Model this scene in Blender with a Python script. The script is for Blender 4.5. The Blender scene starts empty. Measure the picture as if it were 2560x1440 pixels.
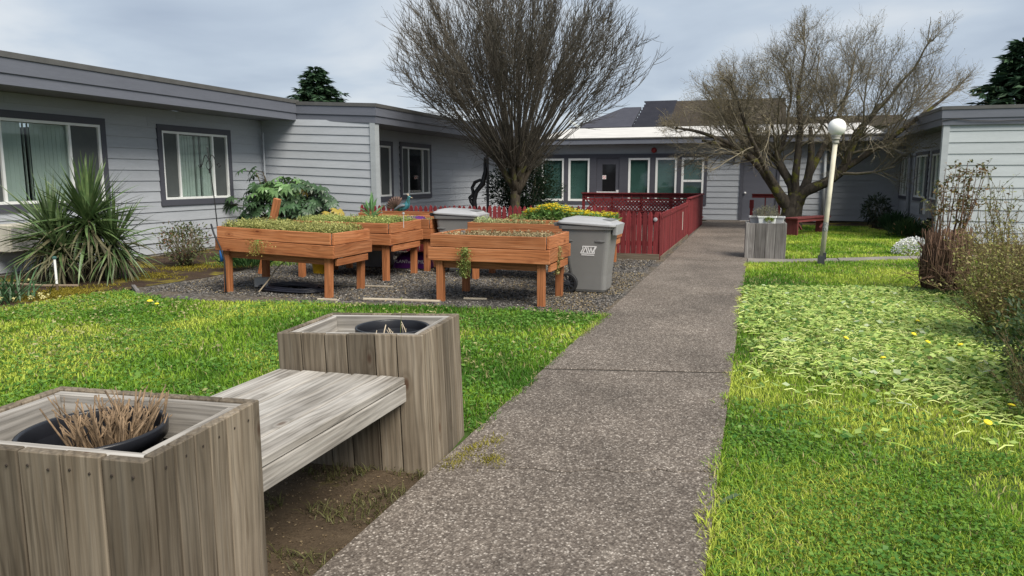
import bpy, bmesh, math, random
import numpy as np
from math import sin, cos, pi, radians, sqrt
from mathutils import Vector, Matrix, Euler, Quaternion

S = bpy.context.scene
COL = S.collection
random.seed(7)
RNG = np.random.default_rng(7)

# ------------------------------------------------------------------ camera
cam_d = bpy.data.cameras.new('camera')
cam = bpy.data.objects.new('camera', cam_d)
COL.objects.link(cam)
cam.location = (0, 0, 1.55)
cam.rotation_euler = (radians(90 - 8.516), 0, radians(18.2))
cam_d.sensor_width = 36.0
cam_d.lens = 26.016
cam_d.clip_end = 2000
cam_d.clip_start = 0.05
S.camera = cam

# ------------------------------------------------------------------ sky and sun (bright overcast)
SUN_EL, SUN_AZ = radians(48), radians(126)       # azimuth clockwise from +Y
world = bpy.data.worlds.new('World')
S.world = world
world.use_nodes = True
wn, wl = world.node_tree.nodes, world.node_tree.links
wn.clear()
w_out = wn.new('ShaderNodeOutputWorld')
w_bg = wn.new('ShaderNodeBackground')
w_bg.inputs['Strength'].default_value = 0.1
w_sky = wn.new('ShaderNodeTexSky')
w_sky.sky_type = 'NISHITA'
w_sky.sun_disc = False
w_sky.sun_elevation = SUN_EL
w_sky.sun_rotation = SUN_AZ
w_tc = wn.new('ShaderNodeTexCoord')
w_sep = wn.new('ShaderNodeSeparateXYZ')
wl.new(w_tc.outputs['Generated'], w_sep.inputs[0])
w_add = wn.new('ShaderNodeMath'); w_add.operation = 'ADD'; w_add.inputs[1].default_value = 0.22
w_abs = wn.new('ShaderNodeMath'); w_abs.operation = 'ABSOLUTE'
wl.new(w_sep.outputs['Z'], w_abs.inputs[0]); wl.new(w_abs.outputs[0], w_add.inputs[0])
w_dx = wn.new('ShaderNodeMath'); w_dx.operation = 'DIVIDE'
w_dy = wn.new('ShaderNodeMath'); w_dy.operation = 'DIVIDE'
wl.new(w_sep.outputs['X'], w_dx.inputs[0]); wl.new(w_add.outputs[0], w_dx.inputs[1])
wl.new(w_sep.outputs['Y'], w_dy.inputs[0]); wl.new(w_add.outputs[0], w_dy.inputs[1])
w_cmb = wn.new('ShaderNodeCombineXYZ')
wl.new(w_dx.outputs[0], w_cmb.inputs[0]); wl.new(w_dy.outputs[0], w_cmb.inputs[1])
w_n = wn.new('ShaderNodeTexNoise')
w_n.inputs['Scale'].default_value = 1.15
w_n.inputs['Detail'].default_value = 5
w_n.inputs['Roughness'].default_value = 0.5
w_n.inputs['Distortion'].default_value = 0.25
wl.new(w_cmb.outputs[0], w_n.inputs['Vector'])
w_r = wn.new('ShaderNodeValToRGB')
e = w_r.color_ramp.elements
e[0].position = 0.30; e[0].color = (0.44, 0.525, 0.66, 1)
e[1].position = 0.72; e[1].color = (0.96, 1.0, 1.03, 1)
m_ = e.new(0.5); m_.color = (0.63, 0.725, 0.845, 1)
wl.new(w_n.outputs[0], w_r.inputs[0])
w_mul = wn.new('ShaderNodeMix'); w_mul.data_type = 'RGBA'; w_mul.blend_type = 'MULTIPLY'
w_mul.inputs[0].default_value = 1.0
wl.new(w_r.outputs[0], w_mul.inputs[6]); w_mul.inputs[7].default_value = (6.5, 6.5, 6.5, 1)
w_mix = wn.new('ShaderNodeMix'); w_mix.data_type = 'RGBA'
w_mix.inputs[0].default_value = 0.93
wl.new(w_sky.outputs[0], w_mix.inputs[6]); wl.new(w_mul.outputs[2], w_mix.inputs[7])
wl.new(w_mix.outputs[2], w_bg.inputs['Color'])
wl.new(w_bg.outputs[0], w_out.inputs['Surface'])

sun_d = bpy.data.lights.new('sun', 'SUN')
sun_d.energy = 4.2
sun_d.angle = radians(32)
sun_d.color = (1.0, 0.93, 0.82)
sun = bpy.data.objects.new('sun', sun_d)
COL.objects.link(sun)
to_sun = Vector((sin(SUN_AZ) * cos(SUN_EL), cos(SUN_AZ) * cos(SUN_EL), sin(SUN_EL)))
sun.rotation_euler = (-to_sun).to_track_quat('-Z', 'Y').to_euler()
sun.location = (20, -10, 30)

vs = S.view_settings
vs.view_transform = 'Standard'
vs.look = 'None'
vs.exposure = 0.40
vs.gamma = 1.0
vs.use_curve_mapping = False
S.render.engine = 'CYCLES'
S.cycles.max_bounces = 6
S.cycles.transparent_max_bounces = 12

# ------------------------------------------------------------------ node helper and materials
MATS = {}

class NT:
    def __init__(self, name):
        self.m = bpy.data.materials.new(name)
        self.m.use_nodes = True
        self.t = self.m.node_tree
        self.t.nodes.clear()
        self.out = self.t.nodes.new('ShaderNodeOutputMaterial')
        self.p = self.t.nodes.new('ShaderNodeBsdfPrincipled')
        self.t.links.new(self.p.outputs[0], self.out.inputs['Surface'])
    def n(self, typ, **kw):
        nd = self.t.nodes.new(typ)
        for k, v in kw.items():
            if k in nd.inputs.keys():
                nd.inputs[k].default_value = v
            else:
                setattr(nd, k, v)
        return nd
    def l(self, a, b):
        self.t.links.new(a, b)
    def coord(self, kind='Object', rnd=0.0, scale=(1, 1, 1)):
        tc = self.n('ShaderNodeTexCoord')
        src = tc.outputs[kind]
        if rnd:
            oi = self.n('ShaderNodeObjectInfo')
            mu = self.n('ShaderNodeMath', operation='MULTIPLY')
            mu.inputs[1].default_value = rnd
            self.l(oi.outputs['Random'], mu.inputs[0])
            ad = self.n('ShaderNodeVectorMath', operation='ADD')
            self.l(src, ad.inputs[0]); self.l(mu.outputs[0], ad.inputs[1])
            src = ad.outputs[0]
        mp = self.n('ShaderNodeMapping')
        mp.inputs['Scale'].default_value = scale
        self.l(src, mp.inputs[0])
        return mp.outputs[0]
    def noise(self, vec, scale, detail=4, rough=0.55, dist=0.0):
        nd = self.n('ShaderNodeTexNoise')
        nd.inputs['Scale'].default_value = scale
        nd.inputs['Detail'].default_value = detail
        nd.inputs['Roughness'].default_value = rough
        nd.inputs['Distortion'].default_value = dist
        self.l(vec, nd.inputs['Vector'])
        return nd.outputs[0]
    def vor(self, vec, scale, out='Color', feature='F1'):
        nd = self.n('ShaderNodeTexVoronoi', feature=feature)
        nd.inputs['Scale'].default_value = scale
        self.l(vec, nd.inputs['Vector'])
        return nd.outputs[out]
    def ramp(self, fac, stops, interp='LINEAR'):
        nd = self.n('ShaderNodeValToRGB')
        cr = nd.color_ramp
        cr.interpolation = interp
        while len(cr.elements) < len(stops):
            cr.elements.new(0.5)
        for el, (p, c) in zip(cr.elements, stops):
            el.position = p
            el.color = (c[0], c[1], c[2], 1) if hasattr(c, '__len__') else (c, c, c, 1)
        self.l(fac, nd.inputs[0])
        return nd.outputs[0]
    def mix(self, fac, a, b, mode='MIX'):
        nd = self.n('ShaderNodeMix', data_type='RGBA', blend_type=mode)
        for s, v in ((0, fac), (6, a), (7, b)):
            if isinstance(v, (int, float)):
                nd.inputs[s].default_value = v
            elif isinstance(v, tuple):
                nd.inputs[s].default_value = (v[0], v[1], v[2], 1)
            else:
                self.l(v, nd.inputs[s])
        return nd.outputs[2]
    def bump(self, h, strength=0.3, dist=0.01):
        nd = self.n('ShaderNodeBump')
        nd.inputs['Strength'].default_value = strength
        nd.inputs['Distance'].default_value = dist
        self.l(h, nd.inputs['Height'])
        self.l(nd.outputs[0], self.p.inputs['Normal'])
    def base(self, c):
        if isinstance(c, tuple):
            self.p.inputs['Base Color'].default_value = (c[0], c[1], c[2], 1)
        else:
            self.l(c, self.p.inputs['Base Color'])
    def rough(self, v, spec=0.4):
        self.p.inputs['Roughness'].default_value = v
        self.p.inputs['Specular IOR Level'].default_value = spec
    def randval(self, col, lo=0.8, hi=1.15):
        oi = self.n('ShaderNodeObjectInfo')
        mr = self.n('ShaderNodeMapRange')
        mr.inputs['To Min'].default_value = lo
        mr.inputs['To Max'].default_value = hi
        self.l(oi.outputs['Random'], mr.inputs[0])
        hs = self.n('ShaderNodeHueSaturation')
        self.l(mr.outputs[0], hs.inputs['Value'])
        if isinstance(col, tuple):
            hs.inputs['Color'].default_value = (col[0], col[1], col[2], 1)
        else:
            self.l(col, hs.inputs['Color'])
        return hs.outputs[0]

def plain(name, col, rough=0.6, var=0.12, scale=8, metal=0.0, bump=0.0, spec=0.4, rv=None):
    if name in MATS:
        return MATS[name]
    t = NT(name)
    v = t.coord('Object', rnd=11.0)
    nz = t.noise(v, scale, 5)
    lo = tuple(c * (1 - var) for c in col); hi = tuple(min(1, c * (1 + var)) for c in col)
    c = t.ramp(nz, [(0.3, lo), (0.7, hi)])
    if rv:
        c = t.randval(c, *rv)
    t.base(c)
    t.rough(rough, spec)
    t.p.inputs['Metallic'].default_value = metal
    if bump:
        t.bump(t.noise(v, scale * 6, 4), bump, 0.005)
    MATS[name] = t.m
    return t.m

WOODS = {
    'grey':  dict(c=[(0.075, 0.056, 0.037), (0.140, 0.113, 0.082), (0.240, 0.205, 0.160)], rv=(0.66, 1.40), rough=0.85, bump=0.5, knot=(0.07, 0.04, 0.025), g=1.0),
    'bench': dict(c=[(0.085, 0.074, 0.060), (0.27, 0.25, 0.225), (0.50, 0.48, 0.45)], rv=(0.88, 1.1), rough=0.8, bump=0.6, knot=(0.12, 0.09, 0.07), g=0.8),
    'slate': dict(c=[(0.085, 0.075, 0.07), (0.15, 0.14, 0.135), (0.27, 0.26, 0.25)], rv=(0.75, 1.25), rough=0.85, bump=0.4, knot=(0.04, 0.03, 0.025), g=1.0),
    'cedar': dict(c=[(0.165, 0.050, 0.018), (0.325, 0.118, 0.045), (0.46, 0.205, 0.10)], rv=(0.82, 1.22), rough=0.6, bump=0.25, knot=(0.10, 0.022, 0.008), g=0.7),
    'cedarleg': dict(c=[(0.19, 0.066, 0.024), (0.31, 0.115, 0.045), (0.43, 0.18, 0.08)], rv=(0.8, 1.15), rough=0.65, bump=0.25, knot=(0.09, 0.025, 0.01), g=0.7),
    'red':   dict(c=[(0.080, 0.011, 0.012), (0.160, 0.021, 0.025), (0.235, 0.045, 0.047)], rv=(0.72, 1.25), rough=0.7, bump=0.25, knot=(0.12, 0.02, 0.02), g=0.6),
    'plum':  dict(c=[(0.10, 0.022, 0.022), (0.16, 0.04, 0.04), (0.20, 0.06, 0.058)], rv=(0.8, 1.2), rough=0.7, bump=0.2, knot=(0.1, 0.03, 0.03), g=0.6),
    'scrap': dict(c=[(0.25, 0.20, 0.14), (0.42, 0.36, 0.27), (0.55, 0.5, 0.42)], rv=(0.7, 1.2), rough=0.85, bump=0.3, knot=(0.12, 0.08, 0.05), g=0.8),
}

def wood(kind, axis):
    key = 'wood_%s_%s' % (kind, axis)
    if key in MATS:
        return MATS[key]
    w = WOODS[kind]
    t = NT(key)
    along, across = 0.55, 9.0
    sc = [across] * 3; sc['XYZ'.index(axis)] = along
    v = t.coord('Object', rnd=53.0, scale=tuple(sc))
    warp = t.noise(v, 0.35, 2, 0.5)
    g1 = t.noise(v, 1.6, 7, 0.62, 0.9)
    sc2 = [55.0] * 3; sc2['XYZ'.index(axis)] = 1.6
    v2 = t.coord('Object', rnd=31.0, scale=tuple(sc2))
    g2 = t.noise(v2, 1.0, 3, 0.6, 0.3)
    comb = t.mix(0.55 * w['g'], g1, g2)
    c = t.ramp(comb, [(0.30, w['c'][0]), (0.50, w['c'][1]), (0.70, w['c'][2])])
    fine = t.noise(v2, 2.2, 2, 0.5)
    c = t.mix(1.0, c, t.ramp(fine, [(0.34, 0.76), (0.44, 1.0), (0.7, 1.08)]), 'MULTIPLY')
    # growth rings: fine bent lines along the grain
    sc4 = [1.0] * 3; sc4['XYZ'.index(axis)] = 0.0
    v4 = t.coord('Object', rnd=41.0, scale=tuple(sc4))
    sc5 = [3.0] * 3; sc5['XYZ'.index(axis)] = 1.1
    v5 = t.coord('Object', rnd=29.0, scale=tuple(sc5))
    wn_ = t.n('ShaderNodeTexNoise'); wn_.inputs['Scale'].default_value = 1.0; wn_.inputs['Detail'].default_value = 2.0
    t.l(v5, wn_.inputs['Vector'])
    sc_ = t.n('ShaderNodeVectorMath', operation='SCALE'); sc_.inputs['Scale'].default_value = 0.11
    t.l(wn_.outputs['Color'], sc_.inputs[0])
    ad_ = t.n('ShaderNodeVectorMath', operation='ADD'); t.l(v4, ad_.inputs[0]); t.l(sc_.outputs[0], ad_.inputs[1])
    wv = t.n('ShaderNodeTexWave', wave_type='BANDS', bands_direction='DIAGONAL')
    wv.inputs['Scale'].default_value = 17.0; wv.inputs['Distortion'].default_value = 0.6
    wv.inputs['Detail'].default_value = 1.0
    t.l(ad_.outputs[0], wv.inputs['Vector'])
    c = t.mix(0.62, c, t.ramp(wv.outputs['Fac'], [(0.0, 0.55), (0.22, 0.95), (0.7, 1.08)]), 'MULTIPLY')
    # broad weather blotches
    v3 = t.coord('Object', rnd=17.0)
    bl = t.noise(v3, 3.2, 3)
    c = t.mix(t.ramp(bl, [(0.35, 0.0), (0.75, 0.35)]), c, w['c'][2])
    # knots: cells stretched along the grain
    sck = [1.0] * 3; sck['XYZ'.index(axis)] = 0.45
    vk = t.coord('Object', rnd=23.0, scale=tuple(sck))
    kd = t.vor(vk, 5.0, 'Distance')
    kf = t.ramp(kd, [(0.045, 0.92), (0.10, 0.0)])
    c = t.mix(kf, c, w['knot'])
    ring = t.ramp(kd, [(0.08, 0.0), (0.13, 0.45), (0.2, 0.0)])
    c = t.mix(ring, c, w['c'][0])
    c = t.randval(c, *w['rv'])
    t.base(c)
    t.rough(w['rough'], 0.25)
    t.bump(comb, w['bump'], 0.004)
    MATS[key] = t.m
    return t.m

def siding_mat(name, col):
    if name in MATS:
        return MATS[name]
    t = NT(name)
    v = t.coord('Object', rnd=9.0, scale=(1, 1, 6))
    a = t.noise(v, 1.2, 5, 0.6)
    b = t.noise(v, 9.0, 4, 0.6)
    c = t.ramp(t.mix(0.4, a, b), [(0.3, tuple(x * 0.88 for x in col)), (0.7, tuple(x * 1.08 for x in col))])
    c = t.randval(c, 0.94, 1.05)
    t.base(c)
    t.rough(0.55, 0.35)
    t.bump(b, 0.12, 0.004)
    MATS[name] = t.m
    return t.m

def attr_mat(name, attr='col', rough=0.55, trans=0.35, spec=0.3):
    """foliage: colour from each leaf's or blade's own attribute, part translucent"""
    if name in MATS:
        return MATS[name]
    t = NT(name)
    at = t.n('ShaderNodeAttribute', attribute_name=attr)
    t.l(at.outputs['Color'], t.p.inputs['Base Color'])
    t.rough(rough, spec)
    tr = t.n('ShaderNodeBsdfTranslucent')
    t.l(at.outputs['Color'], tr.inputs['Color'])
    mx = t.n('ShaderNodeMixShader')
    mx.inputs[0].default_value = trans
    t.l(t.p.outputs[0], mx.inputs[1]); t.l(tr.outputs[0], mx.inputs[2])
    t.l(mx.outputs[0], t.out.inputs['Surface'])
    MATS[name] = t.m
    return t.m

def leaf_mat(name, c1, c2, rough=0.4, trans=0.2, spec=0.5, rv=(0.7, 1.3)):
    if name in MATS:
        return MATS[name]
    t = NT(name)
    v = t.coord('Object', rnd=7.0)
    c = t.ramp(t.noise(v, 9, 3), [(0.3, c1), (0.7, c2)])
    c = t.randval(c, *rv)
    t.base(c); t.rough(rough, spec)
    tr = t.n('ShaderNodeBsdfTranslucent')
    t.l(c, tr.inputs['Color'])
    mx = t.n('ShaderNodeMixShader')
    mx.inputs[0].default_value = trans
    t.l(t.p.outputs[0], mx.inputs[1]); t.l(tr.outputs[0], mx.inputs[2])
    t.l(mx.outputs[0], t.out.inputs['Surface'])
    MATS[name] = t.m
    return t.m

def glass_mat():
    if 'window_glass' in MATS:
        return MATS['window_glass']
    t = NT('window_glass')
    tr = t.n('ShaderNodeBsdfTransparent')
    tr.inputs[0].default_value = (0.80, 0.845, 0.83, 1)
    gl = t.n('ShaderNodeBsdfGlossy')
    gl.inputs['Roughness'].default_value = 0.03
    lw = t.n('ShaderNodeLayerWeight'); lw.inputs[0].default_value = 0.5
    pw = t.n('ShaderNodeMath', operation='POWER'); pw.inputs[1].default_value = 4.0
    t.l(lw.outputs['Facing'], pw.inputs[0])
    ma = t.n('ShaderNodeMath', operation='MULTIPLY_ADD'); ma.inputs[1].default_value = 0.45; ma.inputs[2].default_value = 0.045
    t.l(pw.outputs[0], ma.inputs[0])
    mx = t.n('ShaderNodeMixShader')
    t.l(ma.outputs[0], mx.inputs[0]); t.l(tr.outputs[0], mx.inputs[1]); t.l(gl.outputs[0], mx.inputs[2])
    t.l(mx.outputs[0], t.out.inputs['Surface'])
    MATS['window_glass'] = t.m
    return t.m

# ------------------------------------------------------------------ mesh helpers
class MB:
    def __init__(self):
        self.v, self.f, self.mi = [], [], []
    def face(self, idx, mi=0):
        self.f.append(idx); self.mi.append(mi)
    def poly(self, pts, mi=0):
        b = len(self.v); self.v += [tuple(p) for p in pts]
        self.face(tuple(range(b, b + len(pts))), mi)
    def box(self, x0, x1, y0, y1, z0, z1, mi=0):
        b = len(self.v)
        self.v += [(x0, y0, z0), (x1, y0, z0), (x1, y1, z0), (x0, y1, z0), (x0, y0, z1), (x1, y0, z1), (x1, y1, z1), (x0, y1, z1)]
        for q in ((0, 3, 2, 1), (4, 5, 6, 7), (0, 1, 5, 4), (1, 2, 6, 5), (2, 3, 7, 6), (3, 0, 4, 7)):
            self.face(tuple(b + i for i in q), mi)
    def obox(self, c, size, M=None, mi=0):
        M = M or Matrix.Identity(3)
        b = len(self.v); hx, hy, hz = (s / 2 for s in size); c = Vector(c)
        for p in ((-hx, -hy, -hz), (hx, -hy, -hz), (hx, hy, -hz), (-hx, hy, -hz), (-hx, -hy, hz), (hx, -hy, hz), (hx, hy, hz), (-hx, hy, hz)):
            self.v.append(tuple(c + M @ Vector(p)))
        for q in ((0, 3, 2, 1), (4, 5, 6, 7), (0, 1, 5, 4), (1, 2, 6, 5), (2, 3, 7, 6), (3, 0, 4, 7)):
            self.face(tuple(b + i for i in q), mi)
    def beam(self, a, b_, w, t, mi=0):
        a, b_ = Vector(a), Vector(b_)
        d = (b_ - a); L = d.length; d.normalize()
        s = d.cross(Vector((0, 0, 1)))
        if s.length < 1e-4: s = Vector((1, 0, 0))
        s.normalize(); u = s.cross(d)
        M = Matrix((s, d, u)).transposed()
        self.obox((a + b_) / 2, (w, L, t), M, mi)
    def cbox(self, sx, sy, sz, c=0.003, mi=0):
        hx, hy, hz = sx / 2, sy / 2, sz / 2
        b = len(self.v); idx = {}
        for i in (-1, 1):
            for j in (-1, 1):
                for k in (-1, 1):
                    for a in range(3):
                        p = [i * (hx - c), j * (hy - c), k * (hz - c)]
                        p[a] = (i * hx, j * hy, k * hz)[a]
                        idx[(i, j, k, a)] = len(self.v); self.v.append(tuple(p))
        q = lambda *ks: self.face(tuple(idx[x] for x in ks), mi)
        for s in (-1, 1):
            q((s, -1, -1, 0), (s, 1, -1, 0), (s, 1, 1, 0), (s, -1, 1, 0))
            q((-1, s, -1, 1), (1, s, -1, 1), (1, s, 1, 1), (-1, s, 1, 1))
            q((-1, -1, s, 2), (1, -1, s, 2), (1, 1, s, 2), (-1, 1, s, 2))
        for i in (-1, 1):
            for j in (-1, 1):
                q((i, j, -1, 0), (i, j, 1, 0), (i, j, 1, 1), (i, j, -1, 1))
                q((i, -1, j, 0), (i, 1, j, 0), (i, 1, j, 2), (i, -1, j, 2))
                q((-1, i, j, 1), (1, i, j, 1), (1, i, j, 2), (-1, i, j, 2))
                for k in (-1, 1):
                    q((i, j, k, 0), (i, j, k, 1), (i, j, k, 2))
    def tube(self, pts, rad, n=6, mi=0, cap=True):
        pts = [Vector(p) for p in pts]
        if not hasattr(rad, '__len__'): rad = [rad] * len(pts)
        b = len(self.v); up = None
        for i, p in enumerate(pts):
            d = pts[min(i + 1, len(pts) - 1)] - pts[max(i - 1, 0)]
            if d.length < 1e-7: d = Vector((0, 0, 1))
            d.normalize()
            if up is None:
                up = d.orthogonal().normalized()
            else:
                up = up - d * up.dot(d)
                up = up.normalized() if up.length > 1e-5 else d.orthogonal().normalized()
            s = d.cross(up)
            for k in range(n):
                a = 2 * pi * k / n
                self.v.append(tuple(p + (up * cos(a) + s * sin(a)) * rad[i]))
        for i in range(len(pts) - 1):
            for k in range(n):
                k2 = (k + 1) % n
                self.face((b + i * n + k, b + i * n + k2, b + (i + 1) * n + k2, b + (i + 1) * n + k), mi)
        if cap:
            self.face(tuple(b + k for k in reversed(range(n))), mi)
            self.face(tuple(b + (len(pts) - 1) * n + k for k in range(n)), mi)
    def lathe(self, prof, n=16, c=(0, 0, 0), mi=0, closed=False):
        b = len(self.v)
        for r, z in prof:
            for k in range(n):
                a = 2 * pi * k / n
                self.v.append((c[0] + r * cos(a), c[1] + r * sin(a), c[2] + z))
        m = len(prof)
        for i in range(m if closed else m - 1):
            i2 = (i + 1) % m
            for k in range(n):
                k2 = (k + 1) % n
                self.face((b + i * n + k, b + i * n + k2, b + i2 * n + k2, b + i2 * n + k), mi)
    def prism(self, poly, z0, z1, mi=0):
        b = len(self.v); n = len(poly)
        self.v += [(p[0], p[1], z0) for p in poly] + [(p[0], p[1], z1) for p in poly]
        self.face(tuple(b + i for i in reversed(range(n))), mi)
        self.face(tuple(b + n + i for i in range(n)), mi)
        for i in range(n):
            j = (i + 1) % n
            self.face((b + i, b + j, b + n + j, b + n + i), mi)
    def mesh(self, name, mats, smooth=False, fix=True):
        me = bpy.data.meshes.new(name)
        me.from_pydata(self.v, [], self.f)
        for m in (mats if isinstance(mats, (list, tuple)) else [mats]):
            me.materials.append(m)
        if any(self.mi):
            me.polygons.foreach_set('material_index', self.mi)
        if smooth:
            me.polygons.foreach_set('use_smooth', [True] * len(self.f))
        if fix:
            bm = bmesh.new(); bm.from_mesh(me)
            bmesh.ops.recalc_face_normals(bm, faces=bm.faces)
            bm.to_mesh(me); bm.free()
        me.update()
        return me
    def build(self, name, mats, parent=None, smooth=False, loc=(0, 0, 0), rot=(0, 0, 0), fix=True):
        return link(name, self.mesh(name, mats, smooth, fix), parent, loc, rot)

def link(name, me, parent=None, loc=(0, 0, 0), rot=(0, 0, 0)):
    o = bpy.data.objects.new(name, me)
    COL.objects.link(o)
    o.location = loc; o.rotation_euler = rot
    if parent is not None:
        o.parent = parent
    return o

def tag(o, label=None, cat=None, group=None, kind=None):
    if label: o['label'] = label
    if cat: o['category'] = cat
    if group: o['group'] = group
    if kind: o['kind'] = kind
    return o

def thing(name, label, cat, loc=(0, 0, 0), rot=(0, 0, 0), group=None, kind=None):
    o = bpy.data.objects.new(name, None)
    COL.objects.link(o)
    o.location = loc; o.rotation_euler = rot
    o.empty_display_size = 0.1
    return tag(o, label, cat, group, kind)

PLANK = {}
def plank(parent, name, c, size, kind, rot=(0, 0, 0), ch=0.003):
    """one chamfered board, sharing its mesh with boards of the same size"""
    size = tuple(round(s, 3) for s in size)
    key = (size, kind, ch)
    if key not in PLANK:
        ax = 'XYZ'[max(range(3), key=lambda i: size[i])]
        m = MB(); m.cbox(*size, c=ch)
        PLANK[key] = m.mesh(name, wood(kind, ax))
    return link(name, PLANK[key], parent, c, rot)

def vnoise(x, y, seed=0):
    """smooth value noise on arrays, 0..1"""
    r = np.random.default_rng(seed); T = r.random((64, 64))
    xi = np.floor(x).astype(int); yi = np.floor(y).astype(int)
    fx = x - xi; fy = y - yi
    fx = fx * fx * (3 - 2 * fx); fy = fy * fy * (3 - 2 * fy)
    a = T[xi % 64, yi % 64]; b = T[(xi + 1) % 64, yi % 64]
    c = T[xi % 64, (yi + 1) % 64]; d = T[(xi + 1) % 64, (yi + 1) % 64]
    return (a * (1 - fx) + b * fx) * (1 - fy) + (c * (1 - fx) + d * fx) * fy

def inside(px, py, poly):
    r = np.zeros(len(px), bool); n = len(poly)
    for i in range(n):
        x0, y0 = poly[i]; x1, y1 = poly[(i + 1) % n]
        if y0 == y1: continue
        c = ((y0 > py) != (y1 > py)) & (px < (x1 - x0) * (py - y0) / (y1 - y0) + x0)
        r ^= c
    return r

def raw_mesh(name, V, F, cols, mat, smooth=False):
    """numpy triangles or quads with one colour per vertex"""
    me = bpy.data.meshes.new(name)
    k = F.shape[1]
    me.vertices.add(len(V)); me.vertices.foreach_set('co', V.astype(np.float32).ravel())
    me.loops.add(F.size); me.loops.foreach_set('vertex_index', F.astype(np.int32).ravel())
    me.polygons.add(len(F))
    me.polygons.foreach_set('loop_start', np.arange(0, F.size, k, dtype=np.int32))
    me.polygons.foreach_set('loop_total', np.full(len(F), k, dtype=np.int32))
    if smooth:
        me.polygons.foreach_set('use_smooth', np.ones(len(F), bool))
    me.update(calc_edges=True)
    if cols is not None:
        at = me.color_attributes.new('col', 'FLOAT_COLOR', 'POINT')
        c4 = np.ones((len(V), 4), np.float32); c4[:, :3] = cols
        at.data.foreach_set('color', c4.ravel())
    me.materials.append(mat)
    return me
# ------------------------------------------------------------------ ground surfaces
def soil_mat(name, stops, scale=2.0, moss=None, bump=0.5, chips=None):
    t = NT(name)
    v = t.coord('Object')
    a = t.noise(v, scale, 6, 0.65)
    b = t.noise(v, scale * 22, 4, 0.7)
    c = t.ramp(t.mix(0.5, a, b), stops)
    if moss:
        mk = t.noise(v, moss[0], 5, 0.6, 0.4)
        mf = t.ramp(mk, [(moss[1], 0.0), (moss[1] + 0.10, 0.9)])
        mc = t.ramp(t.noise(v, 30, 4, 0.7), [(0.3, moss[2]), (0.7, moss[3])])
        c = t.mix(mf, c, mc)
    if chips:
        cv = t.vor(v, chips[0], 'Color')
        cf = t.ramp(cv, [(chips[1], 0.0), (chips[1] + 0.04, 1.0)])
        c = t.mix(cf, c, chips[2])
    t.base(c); t.rough(0.95, 0.15)
    t.bump(b, bump, 0.02)
    return t.m

def flat(name, poly, z, mat, kind='structure'):
    m = MB(); m.poly([(x, y, z) for x, y in poly])
    return tag(m.build(name, mat), kind=kind)

M_soil = soil_mat('soil_and_moss', [(0.3, (0.022, 0.014, 0.010)), (0.55, (0.055, 0.037, 0.026)), (0.75, (0.11, 0.08, 0.055))],
                  2.0, (1.3, 0.535, (0.085, 0.075, 0.012), (0.30, 0.25, 0.035)))
M_ground = soil_mat('turf_beyond', [(0.3, (0.03, 0.05, 0.015)), (0.7, (0.07, 0.10, 0.03))], 0.6)
M_dirt = soil_mat('bare_dirt', [(0.3, (0.035, 0.025, 0.016)), (0.55, (0.085, 0.062, 0.04)), (0.75, (0.16, 0.125, 0.085))],
                  3.0, (3.0, 0.62, (0.09, 0.08, 0.02), (0.2, 0.18, 0.05)))
M_lawn = soil_mat('lawn_base', [(0.3, (0.03, 0.055, 0.010)), (0.55, (0.055, 0.10, 0.02)), (0.75, (0.10, 0.14, 0.035))], 2.5)

t = NT('gravel')
v = t.coord('Object')
cellc = t.vor(v, 42, 'Color')
celld = t.vor(v, 42, 'Distance')
big = t.noise(v, 1.1, 5, 0.6)
g = t.ramp(cellc, [(0.15, (0.030, 0.028, 0.027)), (0.55, (0.085, 0.080, 0.075)), (0.80, (0.17, 0.16, 0.15)), (0.97, (0.36, 0.34, 0.31))])
g = t.mix(t.ramp(big, [(0.40, 0.0), (0.66, 0.6)]), g, (0.15, 0.112, 0.065))
g = t.mix(t.ramp(t.noise(v, 2.6, 4, 0.65), [(0.66, 0.0), (0.74, 0.7)]), g, (0.30, 0.24, 0.13))
t.base(g); t.rough(0.9, 0.2); t.bump(celld, 0.7, 0.02)
M_gravel = t.m

t = NT('exposed_aggregate')
v = t.coord('Object')
c1 = t.vor(v, 105, 'Color'); d1 = t.vor(v, 105, 'Distance')
c2 = t.vor(v, 66, 'Color'); d2 = t.vor(v, 66, 'Distance')
pb = t.ramp(c1, [(0.12, (0.040, 0.032, 0.027)), (0.45, (0.118, 0.099, 0.084)), (0.70, (0.285, 0.245, 0.208)), (0.90, (0.80, 0.73, 0.65))])
pb2 = t.ramp(c2, [(0.2, (0.08, 0.065, 0.054)), (0.6, (0.19, 0.157, 0.130)), (0.92, (0.55, 0.48, 0.41))])
bl = t.mix(0.40, pb, pb2)
cem = t.ramp(d1, [(0.30, 0.0), (0.55, 0.55)])
bl = t.mix(cem, bl, (0.118, 0.096, 0.079))
st = t.noise(v, 0.9, 6, 0.62)
bl = t.mix(1.0, bl, t.ramp(st, [(0.28, 0.54), (0.52, 0.82), (0.75, 1.10)]), 'MULTIPLY')
st2 = t.noise(v, 3.5, 5, 0.6)
bl = t.mix(t.ramp(st2, [(0.60, 0.0), (0.78, 0.35)]), bl, (0.30, 0.265, 0.225))
t.base(bl); t.rough(0.85, 0.25); t.bump(d1, 0.5, 0.006)
M_path = t.m

tag(MB_ground := (lambda m: (m.poly([(-250, -60, -0.03), (250, -60, -0.03), (250, 400, -0.03), (-250, 400, -0.03)]), m.build('ground', M_ground))[1])(MB()), kind='structure')

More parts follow.
